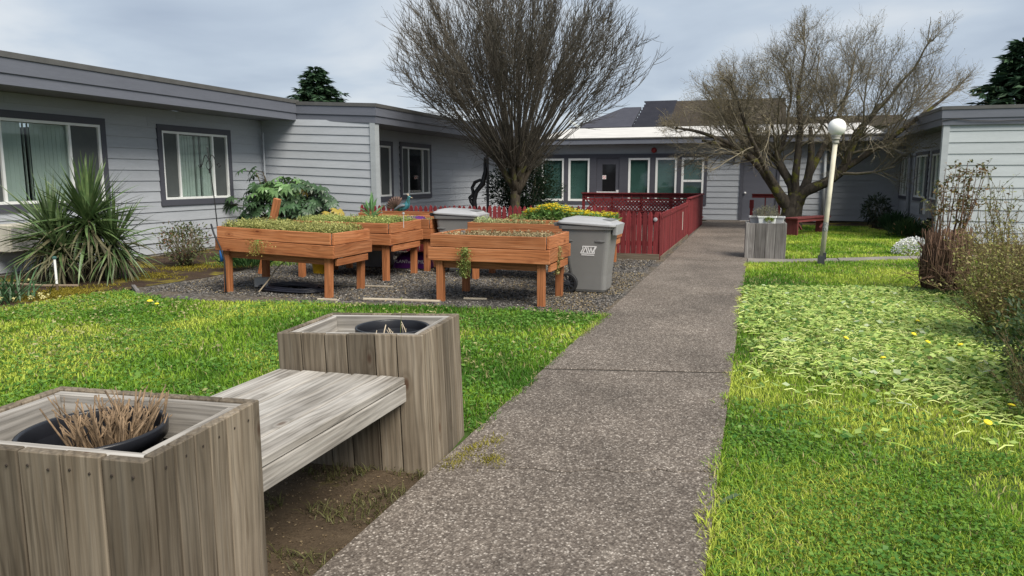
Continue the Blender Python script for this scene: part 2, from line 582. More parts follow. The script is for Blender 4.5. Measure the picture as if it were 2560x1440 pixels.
GRAVEL = [(-1.60, 8.14), (-2.6, 8.20), (-3.6, 8.12), (-5.07, 7.86), (-6.2, 7.62), (-7.0, 7.58), (-7.75, 7.66), (-8.3, 8.12), (-8.1, 9.4), (-8.3, 11.5), (-8.3, 15.3), (-9.3, 15.3), (-9.3, 27.6), (-1.60, 27.6)]
SOIL = [(-8.42, 5.0), (-8.5, 6.4), (-8.5, 7.3), (-8.25, 8.0), (-8.35, 8.2), (-8.15, 9.4), (-8.35, 11.5), (-8.35, 15.32), (-11.4, 15.32), (-11.4, -2), (-9.2, -2), (-9.0, 3)]
LAWN_L = [(-1.58, 8.10), (-2.6, 8.16), (-3.6, 8.08), (-5.07, 7.82), (-6.2, 7.58), (-7.0, 7.54), (-7.75, 7.62), (-8.22, 7.96), (-8.46, 7.3), (-8.46, 6.4), (-8.38, 5.0), (-8.9, 3), (-9.0, -2), (-1.58, -2)]
LAWN_R = [(-0.12, -2), (6, -2), (6, 17.0), (3.05, 15.70), (1.5, 14.84), (0.5, 14.33), (-0.12, 14.0)]
LAWN_F = [(-0.12, 14.85), (0.6, 14.92), (1.5, 15.35), (3.0, 16.28), (3.7, 17.0), (3.7, 23.0), (3.2, 25.2), (1.0, 25.6), (-0.12, 25.4)]
DIRT = [(-1.57, 0.9), (-1.57, 3.40), (-2.4, 3.42), (-2.52, 0.9)]
SOIL_R = [(-0.12, 25.38), (1.0, 25.58), (3.2, 25.18), (3.68, 23.0), (3.68, 17.0), (6.0, 17.0), (6.0, 28.6), (-0.12, 28.6)]
flat('soil_bed', SOIL, -0.006, M_soil)
flat('soil_bed', SOIL_R, -0.010, M_soil)
flat('gravel_bed', GRAVEL, -0.002, M_gravel)
flat('lawn', LAWN_L, 0.002, M_lawn)
flat('lawn', LAWN_R, 0.002, M_lawn)
flat('lawn', LAWN_F, 0.002, M_lawn)
flat('dirt_patch', DIRT, 0.007, M_dirt)

path = tag(bpy.data.objects.new('path', None), kind='structure'); COL.objects.link(path)
M_joint = plain('joint_filler', (0.030, 0.024, 0.018), 0.95)
def slab(poly, z1=0.028, zb=-0.08, parent=path, mat=None):
    """concrete slab with a small rounded arris"""
    cx = sum(p[0] for p in poly) / len(poly); cy = sum(p[1] for p in poly) / len(poly)
    def ins(d):
        r = []
        for x, y in poly:
            l = sqrt((x - cx) ** 2 + (y - cy) ** 2)
            r.append((x + (cx - x) / l * d, y + (cy - y) / l * d))
        return r
    m = MB(); n = len(poly)
    rings = [(poly, zb), (poly, z1 - 0.008), (ins(0.008), z1)]
    for pl, z in rings: m.v += [(x, y, z) for x, y in pl]
    for r in range(2):
        for i in range(n):
            j = (i + 1) % n
            m.face((r * n + i, r * n + j, (r + 1) * n + j, (r + 1) * n + i))
    m.face(tuple(2 * n + i for i in range(n)))
    return m.build('concrete_slab', mat or M_path, parent)
XL, XR = -1.57, -0.125
def crack(y0, y1, seed, n=14, amp=0.035):
    r = random.Random(seed)
    return [(XL + (XR - XL) * i / n, y0 + (y1 - y0) * i / n + (0 if i in (0, n) else r.uniform(-amp, amp))) for i in range(n + 1)]
ck = crack(3.44, 3.82, 3)
slab([(XL, -2), (XR, -2)] + [(x, y - 0.004) for x, y in reversed(ck)])
slab([(x, y + 0.004) for x, y in ck] + [(XR, 5.90), (XL, 5.56)])
slab([(XL, 5.60), (XR, 5.94), (XR, 9.96), (XL, 9.80)])
slab([(XL, 9.825), (XR, 9.985), (XR, 14.1), (XL, 14.0)])
slab([(XL, 14.04), (XR, 14.14), (XR + .02, 20.0), (XL - .05, 19.9)])
slab([(XL - .05, 19.95), (XR + .02, 20.05), (XR, 22.8), (XL - .06, 22.7)])
slab([(XL - .06, 22.716), (XR, 22.816), (XR + 0.75, 25.2), (XR + 0.75, 27.58), (XL - .12, 27.58)])
m = MB(); m.box(XL + .01, XR - .01, -2, 27.5, -0.09, 0.0235); m.build('joint_filler', M_joint, path)
cross = tag(bpy.data.objects.new('side_path', None), kind='structure'); COL.objects.link(cross)
M_side = plain('old_concrete', (0.20, 0.185, 0.165), 0.9, 0.3, 3, bump=0.4)
slab([(-0.115, 14.05), (0.5, 14.38), (1.5, 14.89), (1.5, 15.30), (0.6, 14.86), (-0.115, 14.78)], 0.022, parent=cross, mat=M_side)
slab([(1.51, 14.895), (3.05, 15.75), (3.0, 16.22), (1.51, 15.305)], 0.026, parent=cross, mat=M_side)
slab([(3.06, 15.755), (5.8, 17.0), (5.8, 17.6), (3.01, 16.225)], 0.022, parent=cross, mat=M_side)

# ------------------------------------------------------------------ the building round the courtyard, wing by wing
PAINT = siding_mat('grey_siding_paint', (0.385, 0.410, 0.445))
FASC = siding_mat('grey_fascia_paint', (0.128, 0.138, 0.168))
TRIM = siding_mat('charcoal_trim_paint', (0.075, 0.078, 0.097))
CORN = siding_mat('pale_corner_paint', (0.36, 0.39, 0.41))
SOFF = plain('soffit_paint', (0.17, 0.175, 0.19), 0.7)
DRIP = plain('grey_drip_metal', (0.090, 0.090, 0.088), 0.5, 0.15, 4)
VINYL = plain('white_vinyl', (0.78, 0.80, 0.79), 0.4, 0.03)
GLASS = glass_mat()
SCREEN = plain('insect_screen', (0.075, 0.085, 0.085), 0.7, 0.12, 3)
BLINDV = plain('pale_vertical_blind', (0.74, 0.78, 0.75), 0.7, 0.06, 3)
BLINDH = plain('green_shade', (0.115, 0.225, 0.205), 0.7, 0.15, 2.5)
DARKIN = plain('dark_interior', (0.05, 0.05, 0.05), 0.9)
WALLB = plain('plain_back_wall', (0.28, 0.28, 0.29), 0.8)
ROOFT = plain('white_roof_membrane', (0.52, 0.505, 0.48), 0.7, 0.10, 1.5, bump=0.1)

class Wall:
    def __init__(s, p0, p1, tilt=0.0):
        s.p0 = Vector((p0[0], p0[1], 0)); d = Vector((p1[0] - p0[0], p1[1] - p0[1], 0))
        s.L = d.length; s.d = d.normalized(); s.n = Vector((s.d.y, -s.d.x, 0)); s.tilt = tilt
        s.M = Matrix((s.d, -s.n, Vector((0, 0, 1)))).transposed()
    def T(s, a, n, z):
        return s.p0 + s.d * a + s.n * n + Vector((0, 0, z + s.tilt * a))
    def box(s, mb, a0, a1, n0, n1, z0, z1, mi=0):
        b = len(mb.v)
        for z in (z0, z1):
            for a, n in ((a0, n1), (a1, n1), (a1, n0), (a0, n0)):
                mb.v.append(tuple(s.T(a, n, z)))
        for q in ((0, 3, 2, 1), (4, 5, 6, 7), (0, 1, 5, 4), (1, 2, 6, 5), (2, 3, 7, 6), (3, 0, 4, 7)):
            mb.face(tuple(b + i for i in q), mi)

def siding(parent, W, z0, z1, ex, holes=(), a0=0.0, a1=None, mat=None):
    a1 = W.L if a1 is None else a1
    k = 0
    while z0 + k * ex < z1 - 0.01:
        za, zb = z0 + k * ex, min(z0 + (k + 1) * ex, z1)
        cuts = sorted({za, zb} | {h for q in holes for h in q[2:4] if za + 0.005 < h < zb - 0.005})
        for lo, hi in zip(cuts[:-1], cuts[1:]):
            iv = [(a0, a1)]
            for h in holes:
                if h[2] < hi - 0.003 and h[3] > lo + 0.003:
                    nv = []
                    for x, y in iv:
                        if h[1] <= x or h[0] >= y: nv.append((x, y)); continue
                        if h[0] > x: nv.append((x, h[0]))
                        if h[1] < y: nv.append((h[1], y))
                    iv = nv
            parts = []
            for x, y in iv:
                if y - x > 5.2:
                    c = x + 3.66 * random.uniform(0.35, 1.0)
                    while c < y - 0.8:
                        parts.append((x, c - 0.0015)); x = c + 0.0015; c += 3.66
                parts.append((x, y))
            for x, y in parts:
                if y - x < 0.02: continue
                tl = 0.026 - 0.018 * (lo - za) / ex; th = 0.026 - 0.018 * (hi - za) / ex
                m = MB()
                for z, nn in ((lo, tl), (hi, th)):
                    for a, n in ((x, nn), (y, nn), (y, -0.012), (x, -0.012)):
                        m.v.append(tuple(W.T(a, n, z)))
                for q in ((0, 3, 2, 1), (4, 5, 6, 7), (0, 1, 5, 4), (1, 2, 6, 5), (2, 3, 7, 6), (3, 0, 4, 7)):
                    m.face(q)
                m.build('siding_board', mat or PAINT, parent)
        k += 1

def window(parent, W, a0, a1, z0, z1, secs, trim=0.11, blind='v', trimmat=None, fw=0.045, sash=True, name='window', bars=()):
    """surround > frame, panes, screens, blind; secs = [(share of width, kind)]"""
    m = MB()
    if trim:
        W.box(m, a0 - trim, a1 + trim, -0.03, 0.052, z1, z1 + trim * 1.1)
        W.box(m, a0 - trim, a1 + trim, -0.03, 0.052, z0 - trim * 1.1, z0)
        W.box(m, a0 - trim, a0, -0.03, 0.050, z0, z1)
        W.box(m, a1, a1 + trim, -0.03, 0.050, z0, z1)
    else:
        W.box(m, a0 - .015, a1 + .015, -0.03, 0.052, z0 - 0.03, z0)
    win = m.build(name, trimmat or TRIM, parent)
    f = MB()
    W.box(f, a0, a1, -0.03, 0.040, z1 - fw, z1); W.box(f, a0, a1, -0.03, 0.046, z0, z0 + fw)
    W.box(f, a0, a0 + fw, -0.03, 0.038, z0 + fw, z1 - fw); W.box(f, a1 - fw, a1, -0.03, 0.038, z0 + fw, z1 - fw)
    tot = sum(s for s, _ in secs); x = a0
    for i, (s, kd) in enumerate(secs):
        y = x + (a1 - a0) * s / tot
        if i: W.box(f, x - fw * .5, x + fw * .5, -0.03, 0.032, z0 + fw, z1 - fw)
        l = x + (fw if i == 0 else fw * .5); r = y - (fw if i == len(secs) - 1 else fw * .5)
        p = MB(); W.box(p, l, r, -0.016, -0.010, z0 + fw, z1 - fw); p.build('pane', GLASS, win)
        if kd == 'screen':
            q = MB(); g = 0.012
            W.box(q, l + g, r - g, 0.002, 0.006, z0 + fw + g, z1 - fw - g); q.build('screen', SCREEN, win)
        x = y
    for zb in bars: W.box(f, a0 + fw, a1 - fw, -0.028, 0.030, zb - fw * .5, zb + fw * .5)
    f.build('frame', VINYL, win)
    b = MB()
    if blind == 'v':
        a = a0 + 0.06; rr = random.Random(int(a0 * 100))
        while a < a1 - 0.05:
            ang = radians(rr.uniform(3, 9) if rr.random() < .86 else rr.uniform(50, 75))
            M = W.M @ Matrix.Rotation(ang, 3, 'Z')
            c = W.T(a, -0.075, (z0 + z1) / 2 - 0.01)
            b.obox(c, (0.086, 0.003, z1 - z0 - 0.10), M); a += 0.080
        b.build('blind', BLINDV, win)
    elif blind == 'h':
        z = z0 + 0.04
        while z < z1 - 0.03:
            M = W.M @ Matrix.Rotation(radians(62), 3, 'X')
            b.obox(W.T((a0 + a1) / 2, -0.075, z), (a1 - a0 - 0.06, 0.034, 0.002), M); z += 0.026
        b.build('blind', BLINDH, win)
    return win

def strip(pts, z0, z1, n0, n1, mb=None):
    """a board following a plan line; pts (x, y, z) run left to right seen from outside"""
    m = mb or MB(); n = len(pts); N = []
    for i in range(n):
        ds = []
        if i > 0: ds.append(Vector((pts[i][0] - pts[i-1][0], pts[i][1] - pts[i-1][1], 0)).normalized())
        if i < n - 1: ds.append(Vector((pts[i+1][0] - pts[i][0], pts[i+1][1] - pts[i][1], 0)).normalized())
        ns = [Vector((d.y, -d.x, 0)) for d in ds]
        k = sum(ns, Vector()).normalized(); N.append(k / max(0.3, k.dot(ns[0])))
    b = len(m.v)
    for p, k in zip(pts, N):
        P = Vector(p)
        for nn, z in ((n0, z0), (n1, z0), (n1, z1), (n0, z1)):
            m.v.append(tuple(P + k * nn + Vector((0, 0, z))))
    for i in range(n - 1):
        for j in range(4):
            j2 = (j + 1) % 4
            m.face((b + i*4 + j, b + i*4 + j2, b + (i+1)*4 + j2, b + (i+1)*4 + j))
    m.face((b, b+3, b+2, b+1)); e_ = b + (n-1)*4
    m.face((e_, e_+1, e_+2, e_+3))
    return m

def fascia(parent, pts, h=(0.175, 0.215, 0.075)):
    a, b, c = h
    for p, q in zip(pts[:-1], pts[1:]):
        pass
    strip(pts, 0, a, -0.03, 0.0).build('fascia_board', FASC, parent)
    strip(pts, a - 0.012, a + b, -0.03, 0.022).build('fascia_board', FASC, parent)
    strip(pts, a + b - 0.008, a + b + c, -0.05, 0.040).build('drip_edge', DRIP, parent)

# --- left wing
Lw = thing('building_wing', 'long grey wing with two white slider windows under a deep eave, behind the spiky plant', 'building')
WL = Wall((-11.35, -2.0), (-11.35, 15.30))
y2a = lambda y: y + 2.0
wins = [(y2a(8.10), y2a(10.62), 1.12, 2.48), (y2a(12.08), y2a(14.02), 1.10, 2.47)]
holes = [(a - .06, b + .06, c - .06, d + .06) for a, b, c, d in wins]
siding(Lw, WL, 0.04, 2.88, 0.206, holes)
window(Lw, WL, *wins[0], [(0.62, 'screen'), (1.22, 'glass'), (0.62, 'screen')])
window(Lw, WL, *wins[1], [(0.45, 'screen'), (1.0, 'glass'), (0.46, 'screen')])
m = MB(); WL.box(m, 0, WL.L, -0.02, 0.006, -0.1, 0.04); m.build('foundation', plain('old_concrete_edge', (0.25, 0.24, 0.22), 0.9, 0.2), Lw)
m = MB(); m.box(-20, -19.9, -2, 15.3, -.1, 2.9); m.box(-20, -11.37, -2.1, -2.0, -.1, 2.9); m.box(-20, -11.4, 15.42, 15.5, -.1, 2.9); m.build('back_wall', WALLB, Lw)
m = MB(); m.box(-11.36, -10.38, -2, 15.40, 2.885, 2.90); m.build('soffit', SOFF, Lw)
m = MB(); m.box(-20.2, -10.39, -2.2, 15.4, 3.20, 3.30); m.build('roof', ROOFT, Lw)
fascia(Lw, [(-10.35, -2.2, 2.87), (-10.35, 6.2, 2.87)]); fascia(Lw, [(-10.35, 6.206, 2.87), (-10.35, 15.36, 2.87)])
m = MB(); m.tube([(-14.2, 15.0, 3.3), (-14.2, 15.0, 3.62)], 0.07, 8); m.build('roof_vent', plain('vent_metal', (0.2, 0.2, 0.2), 0.5), Lw)

# --- middle left wing (steps forward, then recessed under the eave)
Mw = thing('building_wing', 'grey wing with a pale corner board and two dark slider windows behind the peacock ornament', 'building')
WM = Wall((-11.33, 15.30), (-8.25, 15.24), tilt=-0.040)
siding(Mw, WM, 0.13, 2.93, 0.190, a1=WM.L - 0.13)
m = MB(); WM.box(m, WM.L - 0.13, WM.L + 0.004, -0.14, 0.045, 0.0, 2.88); m.build('corner_board', CORN, Mw)
m = MB(); WM.box(m, 0.02, WM.L - 0.14, -0.12, -0.013, 0.0, 2.9); m.build('wing_wall', CORN, Mw)
WR = Wall((-9.30, 15.40), (-9.30, 27.58))
w1 = (16.15 - 15.4, 17.90 - 15.4, 1.05, 2.36); w2 = (18.55 - 15.4, 20.36 - 15.4, 1.07, 2.38)
siding(Mw, WR, 0.04, 2.78, 0.195, [(a - .06, b + .06, c - .06, d + .06) for a, b, c, d in (w1, w2)])
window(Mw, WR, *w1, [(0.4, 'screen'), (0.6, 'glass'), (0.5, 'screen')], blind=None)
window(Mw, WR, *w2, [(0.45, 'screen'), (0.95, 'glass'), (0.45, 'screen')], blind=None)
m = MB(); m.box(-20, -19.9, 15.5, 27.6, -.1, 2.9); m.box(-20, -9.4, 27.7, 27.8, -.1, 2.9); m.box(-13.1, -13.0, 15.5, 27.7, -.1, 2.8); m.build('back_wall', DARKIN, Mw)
m = MB(); m.box(-9.32, -8.28, 15.36, 27.3, 2.765, 2.78); m.build('soffit', SOFF, Mw)
m = MB(); m.box(-20.2, -8.30, 15.42, 27.6, 3.09, 3.18); m.build('roof', ROOFT, Mw)
fascia(Mw, [(-10.33, 15.29, 2.87), (-8.22, 15.19, 2.755), (-8.17, 27.06, 2.75)], (0.17, 0.19, 0.07))
m = MB(); m.tube([(-11.22, 15.18, 0.1), (-11.22, 15.18, 2.6)], 0.022, 6); m.build('conduit', PAINT, Mw)

# --- back wing facing the camera
Bw = thing('building_wing', 'far grey wing with five narrow white windows with green shades and a white sloping roof', 'building')
WB = Wall((-9.28, 27.60), (2.20, 27.60))
xa = lambda x: x + 9.28
bank = (xa(-7.98), xa(-1.73), 0.55, 2.34)
door2 = (xa(-0.60), xa(0.72), 0.0, 2.22)
siding(Bw, WB, 0.04, 2.80, 0.200, [bank, door2])
bw = [(-7.86, -6.99), (-6.82, -6.00), (-4.55, -3.76), (-3.56, -2.79), (-2.63, -1.84)]
d1 = (-5.84, -4.78)
def holed(W, m, a0, a1, z0, z1, n0, n1, hs):
    xs = sorted({a0, a1} | {h for q in hs for h in q[:2]}); zs = sorted({z0, z1} | {h for q in hs for h in q[2:4]})
    for x, y in zip(xs[:-1], xs[1:]):
        for u, v_ in zip(zs[:-1], zs[1:]):
            cx, cz = (x + y) / 2, (u + v_) / 2
            if any(h[0] < cx < h[1] and h[2] < cz < h[3] for h in hs): continue
            W.box(m, x, y, n0, n1, u, v_)
m = MB(); hs = [(xa(a), xa(b), 0.66, 2.25) for a, b in bw] + [(xa(d1[0]) + .1, xa(d1[1]) - .1, 0.55, 2.26)]
holed(WB, m, *bank, -0.03, 0.048, hs); m.build('window_surround', TRIM, Bw)
m = MB(); WB.box(m, bank[0] - .03, bank[1] + .03, -.01, 0.062, 2.34, 2.40); m.build('head_trim', TRIM, Bw)
for i, (a, b) in enumerate(bw):
    window(Bw, WB, xa(a), xa(b), 0.66, 2.25, [(1, 'glass')], trim=0, blind='h', fw=0.075, bars=(1.42,) if i == 4 else ())
# glazed door with push bar
m = MB(); hs = [(xa(-5.52), xa(-5.02), 0.95, 2.02)]
holed(WB, m, xa(d1[0]) + .105, xa(d1[1]) - .105, 0.15, 2.25, -0.02, 0.02, hs)
dr = m.build('door', TRIM, Bw)
m = MB(); WB.box(m, xa(-5.52), xa(-5.02), -.006, 0.004, 0.95, 2.02); m.build('door_glass', plain('dark_door_glass', (0.012, 0.012, 0.014), 0.08, 0.1), dr)
m = MB(); WB.box(m, xa(-5.70), xa(-4.95), 0.05, 0.085, 0.96, 1.02); WB.box(m, xa(-4.98), xa(-4.90), 0.02, 0.09, 0.94, 1.08); WB.box(m, xa(-5.72), xa(-5.68), 0.02, 0.086, 0.955, 1.025)
m.build('push_bar', plain('bar_metal', (0.65, 0.66, 0.67), 0.35, 0.05), dr)
m = MB(); WB.box(m, xa(-5.52), xa(-5.38), 0.0045, 0.0065, 1.48, 1.62)
sg = m.build('sign', plain('white_sign', (0.8, 0.8, 0.8), 0.5, 0.03), dr)
m = MB()
cx, cz = xa(-5.45), 1.55
ring = [(0.055, 0.0), (0.042, 0.0)]
for k in range(16):
    a, b = 2 * pi * k / 16, 2 * pi * (k + 1) / 16
    m.poly([WB.T(cx + r * cos(q), 0.008, cz + r * sin(q)) for r, q in ((0.055, a), (0.055, b), (0.042, b), (0.042, a))])
m.poly([WB.T(cx + x, 0.008, cz + z) for x, z in ((-.035, .028), (-.028, .035), (.035, -.028), (.028, -.035))])
m.build('sign_mark', plain('sign_red', (0.6, 0.03, 0.03), 0.5), dr)
# plain door on the path
m = MB(); WB.box(m, door2[0], door2[0] + .10, -.02, .05, 0, 2.22); WB.box(m, door2[1] - .10, door2[1], -.02, .05, 0, 2.22); WB.box(m, door2[0] + .10, door2[1] - .10, -.02, .05, 2.12, 2.22)
m.build('door_frame', TRIM, Bw)
m = MB(); WB.box(m, door2[0] + .105, door2[1] - .105, -.02, .015, 0.03, 2.115); d2 = m.build('door', siding_mat('grey_door_paint', (0.10, 0.105, 0.13)), Bw)
m = MB(); m.lathe([(0.0, 0.0), (0.03, 0.005), (0.04, 0.03), (0.03, 0.055), (0, 0.06)], 12)
k = m.build('knob', plain('knob_metal', (0.7, 0.7, 0.7), 0.3), d2, True, WB.T(door2[0] + .19, 0.02, 1.0), (pi/2, 0, 0))
m = MB(); WB.box(m, door2[0] + .05, door2[1] - .05, 0.03, 0.16, 0.0, 0.03); m.build('threshold', plain('threshold_metal', (0.55, 0.53, 0.5), 0.5), Bw)
m = MB(); m.lathe([(0, 0.0), (0.085, 0.01), (0.10, 0.03), (0.09, 0.055), (0.05, 0.07), (0, 0.075)], 14)
m.build('alarm_bell', plain('bell_red', (0.30, 0.03, 0.03), 0.4), Bw, True, WB.T(xa(-3.63), 0.03, 2.52), (pi/2, 0, 0))
m = MB(); WB.box(m, xa(-0.86), xa(-0.79), 0.03, 0.12, 2.10, 2.28); m.build('wall_light', TRIM, Bw)
m = MB(); WB.box(m, WB.L - .11, WB.L + .0, -.02, .05, 0, 2.8); m.build('corner_board', CORN, Bw)
WB2 = Wall((2.20, 28.25), (4.62, 28.25))
siding(Bw, WB2, 0.04, 2.80, 0.200)
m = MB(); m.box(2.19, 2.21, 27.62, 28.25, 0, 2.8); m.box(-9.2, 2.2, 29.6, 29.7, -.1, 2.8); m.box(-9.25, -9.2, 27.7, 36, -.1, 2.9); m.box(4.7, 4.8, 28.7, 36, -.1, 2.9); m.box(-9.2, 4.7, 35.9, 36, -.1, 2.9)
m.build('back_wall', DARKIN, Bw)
m = MB(); m.box(-8.15, 3.9, 27.12, 28.75, 2.745, 2.76); m.build('soffit', SOFF, Bw)
strip([(-8.2, 27.1, 2.74), (3.95, 27.1, 2.74)], 0, 0.185, -0.03, 0.0).build('fascia_board', FASC, Bw)
strip([(-8.2, 27.1, 2.74), (3.95, 27.1, 2.74)], 0.178, 0.225, -0.04, 0.03).build('drip_edge', DRIP, Bw)
m = MB()
for p in ([(-8.1, 27.08, 2.966), (3.9, 27.08, 2.966), (3.9, 33.0, 3.70), (-8.1, 33.0, 3.70)], [(-8.1, 33.0, 3.70), (3.9, 33.0, 3.70), (3.9, 37.0, 3.1), (-8.1, 37.0, 3.1)]):
    m.poly(p); m.poly([(x, y, z - .06) for x, y, z in reversed(p)])
m.build('roof', ROOFT, Bw, fix=False)

# --- right wing
Rw = thing('building_wing', 'pale grey wing with wide lap boards and a dark recessed porch behind the bare shrubs', 'building')
WF = Wall((4.22, 20.05), (14.0, 20.05))
siding(Rw, WF, 0.0, 2.80, 0.262, mat=siding_mat('lit_siding_paint', (0.44, 0.48, 0.50)))  # same grey siding paint, with the open sky's light put into its colour
m = MB(); m.box(4.08, 4.218, 19.995, 20.16, 0, 2.78); m.build('corner_board', CORN, Rw)
m = MB(); m.box(4.09, 14, 20.063, 20.16, 0, 2.8); m.build('wing_wall', CORN, Rw)
WS = Wall((4.60, 28.22), (4.60, 20.17))
sy = lambda y: 28.22 - y
rw = [(sy(28.05), sy(26.75), 0.95, 2.20), (sy(25.62), sy(23.95), 0.95, 2.19), (sy(23.40), sy(21.7), 0.95, 2.18)]
ac = (sy(24.62), sy(23.9), 0.48, 0.83)
siding(Rw, WS, 0.04, 2.78, 0.195, [(a - .06, b + .06, c - .06, d + .06) for a, b, c, d in rw] + [ac])
for r in rw: window(Rw, WS, *r, [(0.45, 'screen'), (0.8, 'glass'), (0.45, 'screen')], trim=0.09, blind='v')
m = MB(); WS.box(m, *ac[:2], -.06, 0.03, *ac[2:]); acb = m.build('louvre_vent', DARKIN, Rw)
m = MB()
for k in range(4): WS.box(m, ac[0] + k * .226, ac[0] + k * .226 + .04, .03, .045, ac[2], ac[3])
WS.box(m, ac[0], ac[1], .03, .04, ac[2] - .03, ac[2]); WS.box(m, ac[0], ac[1], .03, .04, ac[3], ac[3] + .03); m.build('frame', CORN, acb)
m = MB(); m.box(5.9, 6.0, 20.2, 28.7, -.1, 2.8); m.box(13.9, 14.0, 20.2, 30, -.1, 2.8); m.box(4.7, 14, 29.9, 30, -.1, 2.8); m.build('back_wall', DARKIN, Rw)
m = MB(); m.box(4.06, 4.62, 20.17, 29.5, 2.765, 2.78); m.build('soffit', plain('porch_ceiling', (0.25, 0.26, 0.28), 0.7), Rw)
m = MB(); m.box(4.05, 14.2, 20.02, 30.2, 3.09, 3.18); m.build('roof', ROOFT, Rw)
fascia(Rw, [(3.96, 29.6, 2.75), (4.04, 19.97, 2.755), (14.2, 19.97, 2.755)], (0.17, 0.19, 0.07))
m = MB(); pts = [(4.05, 19.955, 2.86), (4.3, 19.945, 2.90), (4.62, 19.945, 2.845), (5.2, 19.945, 2.825), (5.7, 19.945, 2.84), (6.6, 19.945, 2.86)]
m.tube(pts, 0.010, 5); m.tube([(4.035, 19.95, 2.87), (4.03, 19.952, 2.72)], 0.009, 5); m.build('cable', DARKIN, Rw)
m = MB()
m.tube([(4.12, 27.9, 2.76), (4.12, 27.9, 2.58), (4.16, 27.8, 2.50), (4.44, 26.4, 2.26), (4.50, 26.2, 2.18), (4.52, 26.15, 0.5), (4.52, 26.1, 0.30), (4.40, 25.95, 0.12), (4.30, 25.8, 0.10)], 0.055, 8)
m.build('downspout', siding_mat('downspout_paint', (0.25, 0.26, 0.28)), Rw, True)
m = MB(); m.tube([(2.14, 27.50, 0.1), (2.14, 27.50, 2.7)], 0.045, 8); m.build('downspout', CORN, Bw, True)
# ------------------------------------------------------------------ weathered planter boxes and the bench between them
POTM = plain('black_pot_plastic', (0.012, 0.013, 0.017), 0.35, 0.2, 6)
POTSOIL = soil_mat('potting_soil', [(0.3, (0.012, 0.009, 0.007)), (0.7, (0.05, 0.038, 0.028))], 14)
NAIL = plain('rusty_nail', (0.03, 0.022, 0.018), 0.6)

def planter(label, loc, rot, W, D, H, nf, ns, kind='grey', group=None, nails=False, seed=1):
    r = random.Random(seed)
    P = thing('planter_box', label, 'planter', loc, rot, group)
    t_ = 0.036; g = 0.006
    def run(n, L):
        w = [r.uniform(0.85, 1.15) for _ in range(n)]; s = sum(w); x = 0; out = []
        for k in w:
            out.append((x + g / 2, x + k / s * L - g / 2)); x += k / s * L
        return out
    nl = MB()
    for x0, x1 in run(nf, W):
        dz = r.uniform(-.003, .002)
        plank(P, 'plank', (-W + (x0 + x1) / 2, t_ / 2 + r.uniform(-.002, .002), (H + dz) / 2), (x1 - x0, t_, H + dz), kind)
        plank(P, 'plank', (-W + (x0 + x1) / 2, D - t_ / 2, H / 2), (x1 - x0, t_, H), kind)
        for k in ((0.25, 0.75) if nails else ()):
            nl.lathe([(0.0045, 0), (0.0035, 0.003), (0, 0.0035)], 7, c=(0, 0, 0))
            b = len(nl.v) - 21
            px = -W + x0 + (x1 - x0) * k; pz = H - 0.045 + r.uniform(-.006, .006)
            for i in range(b, len(nl.v)):
                x, y, z = nl.v[i]; nl.v[i] = (px + x, -0.002 - z, pz + y)
    for y0, y1 in run(ns, D - 2 * t_ - 0.006):
        yy = t_ + 0.003 + (y0 + y1) / 2
        for xx in (-t_ / 2 + r.uniform(-.002, .002), -W + t_ / 2):
            plank(P, 'plank', (xx, yy, H / 2), (t_, y1 - y0, H), kind)
        if nails:
            px = yy; pz = H - 0.05
            nl.v += [(0.0025, px + a, pz + b) for a, b in ((-.004, -.004), (.004, -.004), (.004, .004), (-.004, .004))]
            q = len(nl.v) - 4; nl.face((q, q + 1, q + 2, q + 3))
    if nails: tag(nl.build('nail_heads', NAIL, P), kind='stuff')
    h = 0.14
    for yy in (t_ + .021, D - t_ - .021):
        plank(P, 'liner_board', (-W / 2, yy, H - .006 - h / 2), (W - 2 * t_ - .006, 0.036, h), 'bench' if kind == 'grey' else kind)  # paler wood here paints the light on the rim into the colour
    for xx in (-t_ - .021, -W + t_ + .021):
        plank(P, 'liner_board', (xx, D / 2, H - .008 - h / 2), (0.036, D - 2 * t_ - 0.088, h), 'bench' if kind == 'grey' else kind)
    m = MB(); m.box(-W + t_ + .002, -t_ - .002, t_ + .002, D - t_ - .002, H * 0.42, H * 0.45)
    m.build('shelf', wood('slate', 'X'), P)
    return P

B1 = planter('grey weathered planter box holding a pot of dead stems, nearest the camera beside the path', (-1.595, 1.555, 0), (0, 0, radians(6)), 0.84, 0.60, 0.762, 6, 6, nails=True, seed=5, group='planter boxes at the ends of the bench')
B2 = planter('grey weathered planter box holding a nearly empty black pot, farther end of the bench', (-1.565, 3.37, 0), (0, radians(-2.0), radians(4.5)), 0.83, 0.63, 0.752, 6, 6, seed=9, group='planter boxes at the ends of the bench')

def pot(label, loc, R, H, rot=(0, 0, 0)):
    t = thing('flower_pot', label, 'pot', loc, rot)
    m = MB()
    m.lathe([(R * .78, 0), (R * .95, H - .05), (R * .96, H - .045), (R * 1.03, H - .045), (R * 1.05, H - .006), (R * 1.04, H), (R * .985, H), (R * .97, H - .006), (R * .95, H - .05), (R * .90, H - .16)], 48)
    m.build('shell', POTM, t, True)
    m = MB()
    m.lathe([(0, 0.012), (R * .5, 0.006), (R * .92, 0)], 20, c=(0, 0, H - .13)); m.build('soil', POTSOIL, t, True)
    return t
pot('large black plastic pot sunk in the nearest planter box', (-2.035, 1.80, 0.365), 0.216, 0.370, (radians(1), radians(-1), 0))
pot('black plastic pot sunk in the far planter box of the bench', (-1.93, 3.70, 0.36), 0.20, 0.355)

